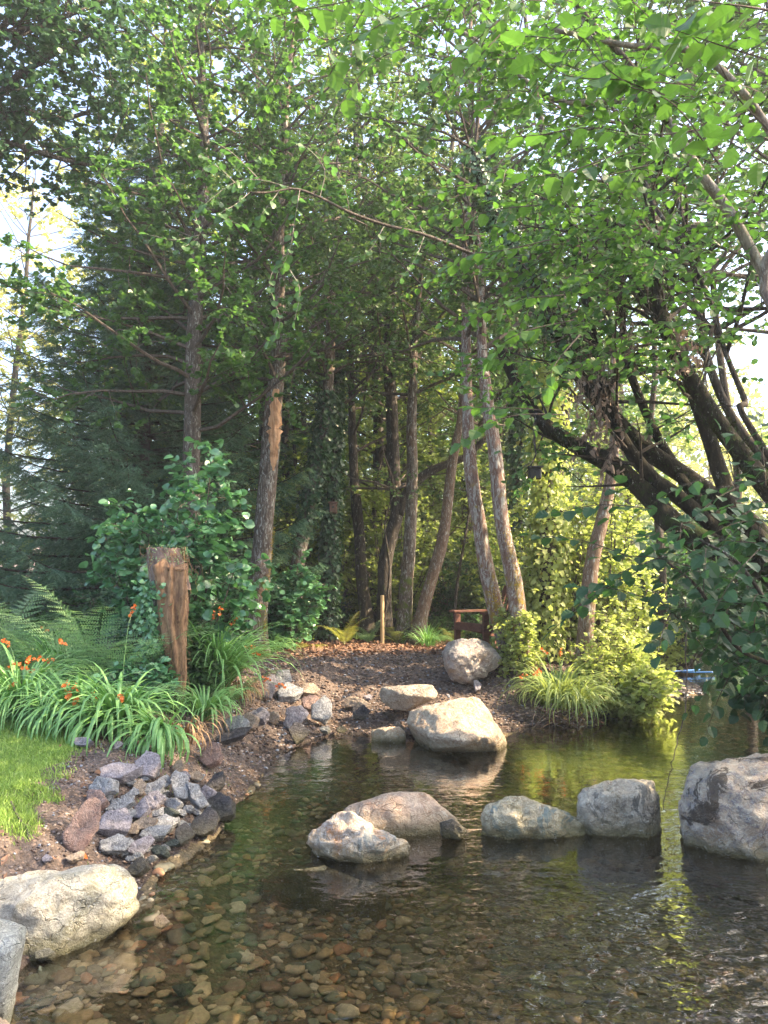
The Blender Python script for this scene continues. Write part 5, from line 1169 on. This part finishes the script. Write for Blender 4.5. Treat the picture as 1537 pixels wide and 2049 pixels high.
def fern(px, Y, n, L, label, seed, mat='fern', el=(35, 75), py=1300, az=None, z=None, w=.30, bend=1.0):
    rng = np.random.default_rng(seed); b = P(px, py, Y); b[2] = hz(b[0], b[1]) if z is None else z
    root = empty('fern', b, label, 'fern')
    for k in range(n):
        a = k * 6.283 / n + rng.uniform(-.3, .3) if az is None else rng.uniform(*az); e = rad(rng.uniform(*el)); ln = L * rng.uniform(.75, 1.15); m = 28; p = b.copy(); pts = [p.copy()]; bd = bend * rng.uniform(.7, 1.3)
        for j in range(m):
            t = j / m; ee = e - bd * 1.5 * t ** 1.6; p = p + np.array([math.cos(a) * math.cos(ee), math.sin(a) * math.cos(ee), math.sin(ee)]) * ln / m; pts.append(p.copy())
        pts = np.array(pts); g = nrm(np.gradient(pts, axis=0)); side = nrm(np.cross(g, [0, 0, 1.])); upv = np.cross(side, g)
        mb = MB(); tube(mb, pts, [.004, .0015], 3, .3, cap=False); tt = np.linspace(.16, .99, 26); ii = (tt * m).astype(int)
        for s in (1, -1):
            ps = pts[ii]; wl = w * ln * np.sin(np.pi * (tt * .93 + .05)) ** .7 * .62
            d = nrm(g[ii] * .35 + side[ii] * s + upv[ii] * -.15 + rng.standard_normal((26, 3)) * .06)
            # pinna made of small leaflets
            V = [[0, 0, 0]]; F = []
            for q in range(7):
                x = .06 + q * .13; h = .13 * (1 - q / 8); n0 = len(V); V += [[x, 0, 0], [x + .10, 0, 0], [x + .10, h, 0], [x + .10, -h, 0]]; F += [[n0, n0 + 1, n0 + 2], [n0, n0 + 3, n0 + 1]]
            scatter(mb, (np.array(V), np.array(F)), ps, d, upv[ii] + rng.standard_normal((26, 3)) * .15, wl, np.full(26, rng.uniform(.2, 1)))
        mb.build('frond', M[mat], root)
    return root
fern(190, 7.9, 11, 1.45, 'large pale green fern arching behind the low cut stump', 1, el=(60, 84), w=.26)
fern(262, 7.5, 9, 1.2, 'fern leaning against the left side of the tall broken stump', 2, el=(60, 84), w=.26)
fern(10, 9.2, 9, 1.35, 'upright fern at the far left edge below the spruce', 3, el=(60, 85))
fern(455, 7.9, 8, .7, 'dark fern under the tall arching crocosmia clump', 4)
fern(690, 13.4, 9, .75, 'yellowing fern at the foot of the ivy covered trunk', 5, 'fern_yellow', el=(50, 80))
fern(610, 13.0, 8, .6, 'low yellow green fern right of the log stump', 6, 'fern_yellow', el=(15, 45))
fern(738, 14.3, 8, .6, 'fern just left of the wooden post', 7)
fern(795, 14.2, 8, .65, 'fern growing between the post and the mossy footed trunk', 8, 'fern_yellow')
fern(1180, 9.4, 8, .6, 'sunlit fern between crocosmia and bramble on the right bank', 9, 'fern_yellow', z=.2, el=(10, 60))
fern(905, 14.2, 8, .55, 'small yellow fern seen above the grey pink boulder', 10, 'fern_yellow', el=(40, 70))
fern(300, 6.7, 5, .45, 'small dark fern drooping over the soil left of the hanging tuft', 11, el=(0, 40), az=(-2.6, -.5))
fern(222, 7.4, 10, .95, 'fern spreading in front of the low cut stump', 13, el=(35, 75))
fern(262, 7.2, 9, .7, 'bright fern between the low cut stump and the broken stump', 15, el=(45, 80))
fern(110, 8.3, 9, 1.15, 'tall upright fern at the edge of the lawn behind the orange flowers', 14, el=(50, 80))
fern(140, 8.5, 8, .7, 'feathery fern in front of the lawn behind the crocosmia', 12)
# low greenery behind the stump and below the spruce, near the chair
def herb(px, Y, r, h, label, seed, mat='hazel', size=.05, z=None, py=1300):
    b = P(px, py, Y); b[2] = hz(b[0], b[1]) if z is None else z
    return shrub('leafy_herb', b, r, h, mat, MID, size, 9, seed, label, nleaf=7, L=max(.35, r * .8), dens=1.2, cull=False, tl=(.06, .16), cat='plant')
herb(240, 8.2, .35, .7, 'leafy herb behind the low cut stump', 301, 'hazel_dark')
herb(60, 12.3, .7, .8, 'low green undergrowth below the spruce, left part', 302, 'hazel')
herb(170, 12.2, .7, .9, 'low green undergrowth below the spruce, right part', 303, 'hazel')
herb(378, 8.0, .10, .6, 'climbing leafy shoot on the right side of the broken stump', 304, 'hazel', .06)
herb(282, 7.3, .18, .42, 'blue green leafy shoot at the foot of the broken stump', 305, 'shrub', .06)
herb(900, 15.6, .7, .5, 'low herb patch beyond the path left of the chair', 306, 'alder_far')
herb(960, 14.8, .6, .5, 'low herb patch behind the chair', 307, 'hazel')
herb(540, 13.2, .5, .7, 'dark herbs behind the log stump', 308, 'hazel_dark')
herb(640, 16.4, .8, .6, 'dim herbs between the left woodland trunks', 309, 'hazel_dark')
herb(250, 10.6, .7, 1.2, 'dark leafy growth behind the tall broken stump', 310, 'hazel_dark', .06)
herb(420, 9.6, .5, .8, 'dark leafy growth between bush and scarred trunk', 311, 'hazel_dark', .06)
herb(1290, 12.6, .6, 1.0, 'sunlit weeds on the bank behind the gravel bar', 312, 'sunny_painted', .06)
herb(1035, 10.1, .25, .9, 'lime green shoots climbing the twin trunks', 313, 'sunny_painted', .05)

# ------------------------------------------------------------------ stumps
Y = 7.6; b = P(338, 1440, Y); b[2] = hz(b[0], b[1]); root = empty('broken_stump', b, 'tall broken tree stump with rotten orange brown wood exposed', 'tree stump')
def shell(mb, path, wid, sides=40, seed=0, flute=.08, a0=0, a1=2 * math.pi, nz=60, jag=.0, inner=None, capz=True):
    p = spline(pxpath(path), nz); w = np.interp(np.linspace(0, 1, nz), np.linspace(0, 1, len(wid)), wid)
    A = np.linspace(a0, a1, sides, endpoint=False if a1 - a0 > 6.2 else True)
    D = np.stack([np.cos(A), np.sin(A), 0 * A], -1)
    q = (p[:, None] * [1, 1, .25] + D[None] * .2).reshape(-1, 3)
    rr = w[:, None] * (1 + flute * fbm(q * 9 + seed, 4, seed).reshape(nz, sides) + .5 * flute * np.sin(A * 7 + seed)[None])
    V = p[:, None] + D[None] * rr[..., None]
    if jag: V[-1, :, 2] += jag * fbm(D * 3 + seed, 3, seed + 3)
    i = np.arange(nz - 1)[:, None] * sides; cl = (a1 - a0) > 6.2; j = np.arange(sides if cl else sides - 1)[None]; j2 = (j + 1) % sides
    Q = np.stack([i + j, i + j2, i + sides + j2, i + sides + j], -1).reshape(-1, 4); V = V.reshape(-1, 3); Tt = []
    if cl and capz:
        c = len(V); V = np.vstack([V, V[(nz - 1) * sides:(nz) * sides].mean(0) - [0, 0, .01]]); Tt = [[(nz - 1) * sides + k, (nz - 1) * sides + (k + 1) % sides, c] for k in range(sides)]
    mb.add2(V, Q, Tt, .5)
M['stumpbark'] = mat_bark('stump_bark', (.16, .11, .10), (.36, .28, .25), .1, 0)
mb = MB(); shell(mb, [(342, 1180, Y + .05), (336, 1150, Y + .05), (330, 1120, Y + .05), (328, 1098, Y + .05)], [PX(38, Y), PX(37, Y), PX(35, Y), PX(33, Y)], seed=2, flute=.10, jag=.02); mb.build('bark', M['stumpbark'], root, smooth=True)
mb = MB(); shell(mb, [(352, 1445, Y + .12), (345, 1350, Y + .10), (340, 1250, Y + .08), (338, 1160, Y + .06)], [PX(46, Y), PX(18, Y), PX(24, Y), PX(34, Y)], seed=3, flute=.14); mb.build('heartwood', M['bark_dark'], root, smooth=True)
mb = MB(); shell(mb, [(362, 1425, Y - .06), (358, 1380, Y - .06), (352, 1320, Y - .07), (346, 1260, Y - .08), (344, 1200, Y - .08), (342, 1134, Y - .08)], [PX(7, Y), PX(11, Y), PX(17, Y), PX(22, Y), PX(24, Y), PX(26, Y)], seed=5, flute=.34, jag=.07); mb.build('rotten_wood', M['rotten'], root, smooth=True)
mb = MB(); shell(mb, [(352, 1440, Y - .10), (356, 1400, Y - .10), (366, 1340, Y - .08), (362, 1270, Y - .08)], [PX(5, Y), PX(8, Y), PX(7, Y), PX(3, Y)], seed=6, flute=.3, sides=16); mb.build('rotten_wood', M['rotten'], root, smooth=True)
rg = np.random.default_rng(3); mb = MB()
for k in range(80):
    s = P(rg.uniform(298, 372), rg.uniform(1094, 1112), Y - rg.uniform(-.15, .12)); q = [s]
    for j in range(6): q.append(q[-1] + rg.normal(0, .03, 3) + [0.006, -.005, -.012 - .02 * (k % 3)])
    tube(mb, np.array(q), [.003, .0015], 3, .5, cap=False)
mb.build('dead_vine', M['drystraw'], root)
mb = MB()
for k in range(46):
    s = P(rg.uniform(345, 378), rg.uniform(1120, 1380), Y - .24); q = [s]
    for j in range(5): q.append(q[-1] + rg.normal(0, .02, 3) + [0, -.0, -.03])
    tube(mb, np.array(q), [.003, .0015], 3, .5, cap=False)
mb.build('dead_vine', M['drystraw'], root)
mb = MB(); n = 160; pos = np.array([P(rg.uniform(296, 376), rg.uniform(1090, 1130), Y - rg.uniform(.05, .2)) for _ in range(n)]); scatter(mb, LO, pos, rg.standard_normal((n, 3)), rg.standard_normal((n, 3)) + [0, 0, .8], .02, rg.uniform(0, 1, n)); mb.build('moss', M['fern'], root)
mb = MB(); n = 420; pos = np.array([P(rg.normal(300, 16), rg.uniform(1160, 1330), Y - rg.uniform(.0, .25)) for _ in range(n)]); scatter(mb, IVY, pos, rg.standard_normal((n, 3)) + [0, 0, -.5], rg.standard_normal((n, 3)) + [0, -.8, .6], .045, rg.uniform(0, 1, n)); mb.build('ivy', M['shrub'], root)

def cut_stump(px, py0, py1, w, Y, label, seed, bark='stumpbark', name='cut_stump'):
    b = P(px, py0, Y); b[2] = hz(b[0], b[1]); root = empty(name, b, label, 'tree stump'); top = P(px, py1, Y)
    mb = MB(); nz, sd = 16, 36; A = np.arange(sd) / sd * 6.283; r = PX(w, Y) / 2; rr = r * (1 + .06 * np.sin(A * 5 + seed) + .05 * np.sin(A * 3 + 1))
    V = []
    for k in range(nz):
        t = k / (nz - 1); f = 1 + .25 * (1 - t) ** 3
        for a, q in zip(A, rr): V.append([b[0] + math.cos(a) * q * f, b[1] + math.sin(a) * q * f, (b[2] - .05) * (1 - t) + (top[2] + .012 * math.sin(a * 2)) * t])
    V = np.array(V); i = np.arange(nz - 1)[:, None] * sd; j = np.arange(sd)[None]; Q = np.stack([i + j, i + (j + 1) % sd, i + sd + (j + 1) % sd, i + sd + j], -1).reshape(-1, 4)
    mb.add(V, Q); mb.build('bark', M[bark], root, smooth=True)
    mb = MB(); ring = V[(nz - 1) * sd:] * 1.0; c = ring.mean(0); V2 = [c + [0, 0, .008]]; 
    for f in (.5, 1.0):
        for p in ring: V2.append(c + (p - c) * f + [0, 0, .004 if f < 1 else .001])
    F = [[0, 1 + k, 1 + (k + 1) % sd] for k in range(sd)] + [[1 + k, 1 + sd + k, 1 + sd + (k + 1) % sd] for k in range(sd)] + [[1 + k, 1 + sd + (k + 1) % sd, 1 + (k + 1) % sd] for k in range(sd)]
    mb.add(V2, F); mb.build('cut_top', M['stumptop'], root); return root
cut_stump(232, 1350, 1272, 74, 8.5, 'low cut stump with a pale grey top among the crocosmia', 1)
cut_stump(570, 1300, 1258, 30, 12.9, 'little dark log stump at the left end of the path', 2, 'bark_dark')

# ------------------------------------------------------------------ post, chair, boxes, hose, hanging vine
b = P(765, 1288, 13.9); b[2] = hz(b[0], b[1]); top = P(765, 1191, 13.9)
mb = MB(); hgt = top[2] - b[2]; pts = np.array([b - [0, 0, .1], b + [0, 0, hgt * .3], b + [0, 0, hgt * .97], b + [0, 0, hgt - .006], b + [0, 0, hgt]])
tube(mb, pts, [.036, .036, .035, .034, .028], 20); o = mb.build('wooden_post', M['post'], smooth=False, origin=b); tag(o, 'pale round wooden post standing upright at the back of the path', 'post')

c = P(988, 1290, 12.0); gz = hz(c[0], c[1]); ch = empty('garden_chair', (c[0], c[1], gz), 'red brown slatted wooden armchair half hidden behind the grey pink boulder', 'chair')
def cbox(name, ctr, size, rx=0, ry=0, rz=0):
    mb = MB(); Rm = (Matrix.Rotation(rz, 3, 'Z') @ Matrix.Rotation(rx, 3, 'X') @ Matrix.Rotation(ry, 3, 'Y')); box(mb, (0, 0, 0), size, Rm); 
    V = mb.V[0] + np.array(ctr); mb.V[0] = V + np.array(ch.location); return mb.build(name, M['chair'], ch)
for s in (-1, 1):
    cbox('arm', (s * .33, -.08, .54), (.13, .74, .028)); cbox('leg', (s * .30, -.38, .263), (.035, .09, .525)); cbox('leg', (s * .28, .30, .25), (.035, .08, .50), rx=-.12)
    cbox('side_rail', (s * .255, .02, .27), (.03, .88, .09), rx=-.22)
for k in range(6): cbox('seat_slat', (0, -.36 + k * .095, .385 - k * .021), (.50, .082, .02), rx=-.22)
for k in range(6):
    f = k - 2.5; cbox('back_slat', (f * .088 * 1.12, .34, .58), (.078, .02, .86 - .035 * abs(f) ** 1.5), rx=-.42, ry=f * .035)
cbox('back_rail', (0, .26, .50), (.60, .03, .06), rx=-.42); cbox('back_rail', (0, .44, .80), (.54, .03, .05), rx=-.42); cbox('front_rail', (0, -.425, .35), (.56, .025, .10))
ch.rotation_euler = (0, 0, rad(-58)); ch.scale = (1.15, 1.15, 1.15)

def nbox(px, py, w, h, Y, label, mat, name):
    p = P(px, py, Y); W_, H_ = PX(w, Y), PX(h, Y); root = empty(name, p - [0, 0, H_ / 2], label, 'box'); mb = MB(); box(mb, p, (W_, W_ * .8, H_)); mb.build('body', M[mat], root)
    mb = MB(); box(mb, p + [0, -.02, H_ / 2 + .012], (W_ * 1.25, W_ * 1.1, .02)); mb.build('roof', M[mat], root)
    mb = MB(); tube(mb, np.array([p + [0, -W_ * .4 - .002, H_ * .1], p + [0, -W_ * .4 - .006, H_ * .1]]), [W_ * .16, W_ * .16], 14); mb.build('entrance_hole', M['darkplastic'], root)
nbox(667, 1017, 15, 20, 14.35, 'small brown nest box fixed on the ivy covered trunk', 'box', 'nest_box')
nbox(1070, 948, 24, 22, 10.6, 'small dark box hanging in the sunlit thicket beside the ivy smothered trunk', 'darkplastic', 'hanging_box')
mb = MB(); tube(mb, spline([G(1240, 1323, .06), G(1290, 1328, .07), G(1330, 1334, .06), G(1352, 1341, .06), G(1372, 1345, .05), G(1430, 1345, .05)], 40), .012, 8)
tube(mb, spline([G(1300, 1352, .06), G(1325, 1347, .06), G(1352, 1343, .09), G(1400, 1340, .06)], 30), .012, 8)
tag(mb.build('garden_hose', M['hose'], smooth=True, origin=G(1330, 1336, .05)), 'blue hose looping across the upstream gravel', 'hose')
mb = MB(); V_ = pxpath([(1372, 1200, 5.6), (1373, 1300, 5.6), (1374, 1370, 5.6), (1368, 1436, 5.5), (1350, 1500, 5.45), (1338, 1560, 5.4), (1325, 1620, 5.35)]); tube(mb, spline(V_, 40) + R.normal(0, .004, (40, 3)), [.005, .003], 5)
tag(mb.build('hanging_vine', M['twig'], origin=V_[0]), 'thin bare vine dangling from the hazel down to the water', 'vine')
mb = MB()
for k in range(26):
    s = P(rg.uniform(1060, 1200), rg.uniform(1405, 1430), 9.15); e = G(rg.uniform(1060, 1210), rg.uniform(1446, 1460), 0.0); tube(mb, spline([s, (s + e) / 2 + rg.normal(0, .05, 3) + [0, -.05, 0], e - [0, 0, .02]], 8), [.009, .003], 4, cap=False)
tag(mb.build('exposed_roots', M['bark_warm'], origin=P(1130, 1430, 9.1)), 'tangle of bare roots under the sunlit crocosmia at the waterline', 'roots')
# fallen orange leaves near the pile
for k, (px, py) in enumerate([(145, 1560), (175, 1723), (190, 1552), (128, 1497), (175, 1575)]):
    p = hit(px, py); mb = MB(); scatter(mb, HI, np.array([p + [0, 0, .02]]), rg.standard_normal((1, 3)) * [1, 1, .2], np.array([[.2, -.5, 1.]]), .05, [.9]); tag(mb.build('fallen_leaf', M['petal'] if k in (1,) else M['litter'], origin=p), 'orange brown fallen leaf lying on the dark soil', 'leaf', 'fallen leaves on the soil by the rock pile')
# twig lying on left soil
mb = MB(); tube(mb, spline([hit(22, 1612), hit(35, 1640), hit(52, 1665), hit(58, 1690)] , 12) + [0, 0, .02], [.008, .004], 6); tag(mb.build('fallen_twig', M['twig'], origin=hit(30, 1640)), 'bent bare twig lying on the soil near the left edge', 'twig')

# thin morning haze filling the air of the clearing (the camera stands inside it)
mh, th, oh = NT('air_haze'); nh = N(th); vs = nh('VolumeScatter', {'Color': (.86, .93, 1, 1), 'Density': HAZE, 'Anisotropy': .25}); th.links.new(vs.outputs[0], oh.inputs[1])
mb = MB(); hv = np.array([[x_, y_, z_] for x_ in (-70, 70) for y_ in (-12, 90) for z_ in (-3, 32)], float)
mb.add(hv, [[0, 1, 3, 2], [4, 6, 7, 5], [0, 4, 5, 1], [2, 3, 7, 6], [0, 2, 6, 4], [1, 5, 7, 3]]); hob = mb.build('haze', mh); tag(hob, kind='structure')

# ------------------------------------------------------------------ light, sky, camera
sc = bpy.context.scene
w = bpy.data.worlds.new('World'); sc.world = w; w.use_nodes = True; nt = w.node_tree; bg = nt.nodes['Background']
sky = nt.nodes.new('ShaderNodeTexSky'); sky.sky_type = 'NISHITA'; sky.sun_disc = False; sky.sun_elevation = SUN_EL; sky.sun_rotation = math.pi / 2 - SUN_AZ
sky.air_density = 1.0; sky.dust_density = 5.0; sky.ozone_density = 1.0; sky.altitude = 0
nt.links.new(sky.outputs[0], bg.inputs[0]); bg.inputs[1].default_value = 0.74
sun = bpy.data.lights.new('sun', 'SUN'); sun.energy = 20.0; sun.angle = rad(.5); sun.color = (1, .77, .50)
so = bpy.data.objects.new('sun', sun); COL.objects.link(so); so.location = (20, 5, 20)
so.rotation_euler = Vector(SUN).to_track_quat('Z', 'Y').to_euler()
cam = bpy.data.cameras.new('camera'); co = bpy.data.objects.new('camera', cam); COL.objects.link(co); co.location = (0, 0, CAMZ)
co.rotation_euler = (math.pi / 2 + PITCH, 0, 0); cam.sensor_fit = 'VERTICAL'; cam.sensor_height = 36; cam.lens = 36 * FPX / 2049
cam.clip_end = 1000; cam.clip_start = .05; sc.camera = co
sc.view_settings.view_transform = 'Standard'; sc.view_settings.look = 'None'; sc.view_settings.exposure = 0
cy = sc.cycles; cy.max_bounces = 10; cy.diffuse_bounces = 4; cy.transmission_bounces = 6; cy.transparent_max_bounces = 12; cy.glossy_bounces = 3
cy.use_denoising = True; cy.sample_clamp_indirect = 6; cy.caustics_reflective = False; cy.caustics_refractive = False
bpy.context.view_layer.update()
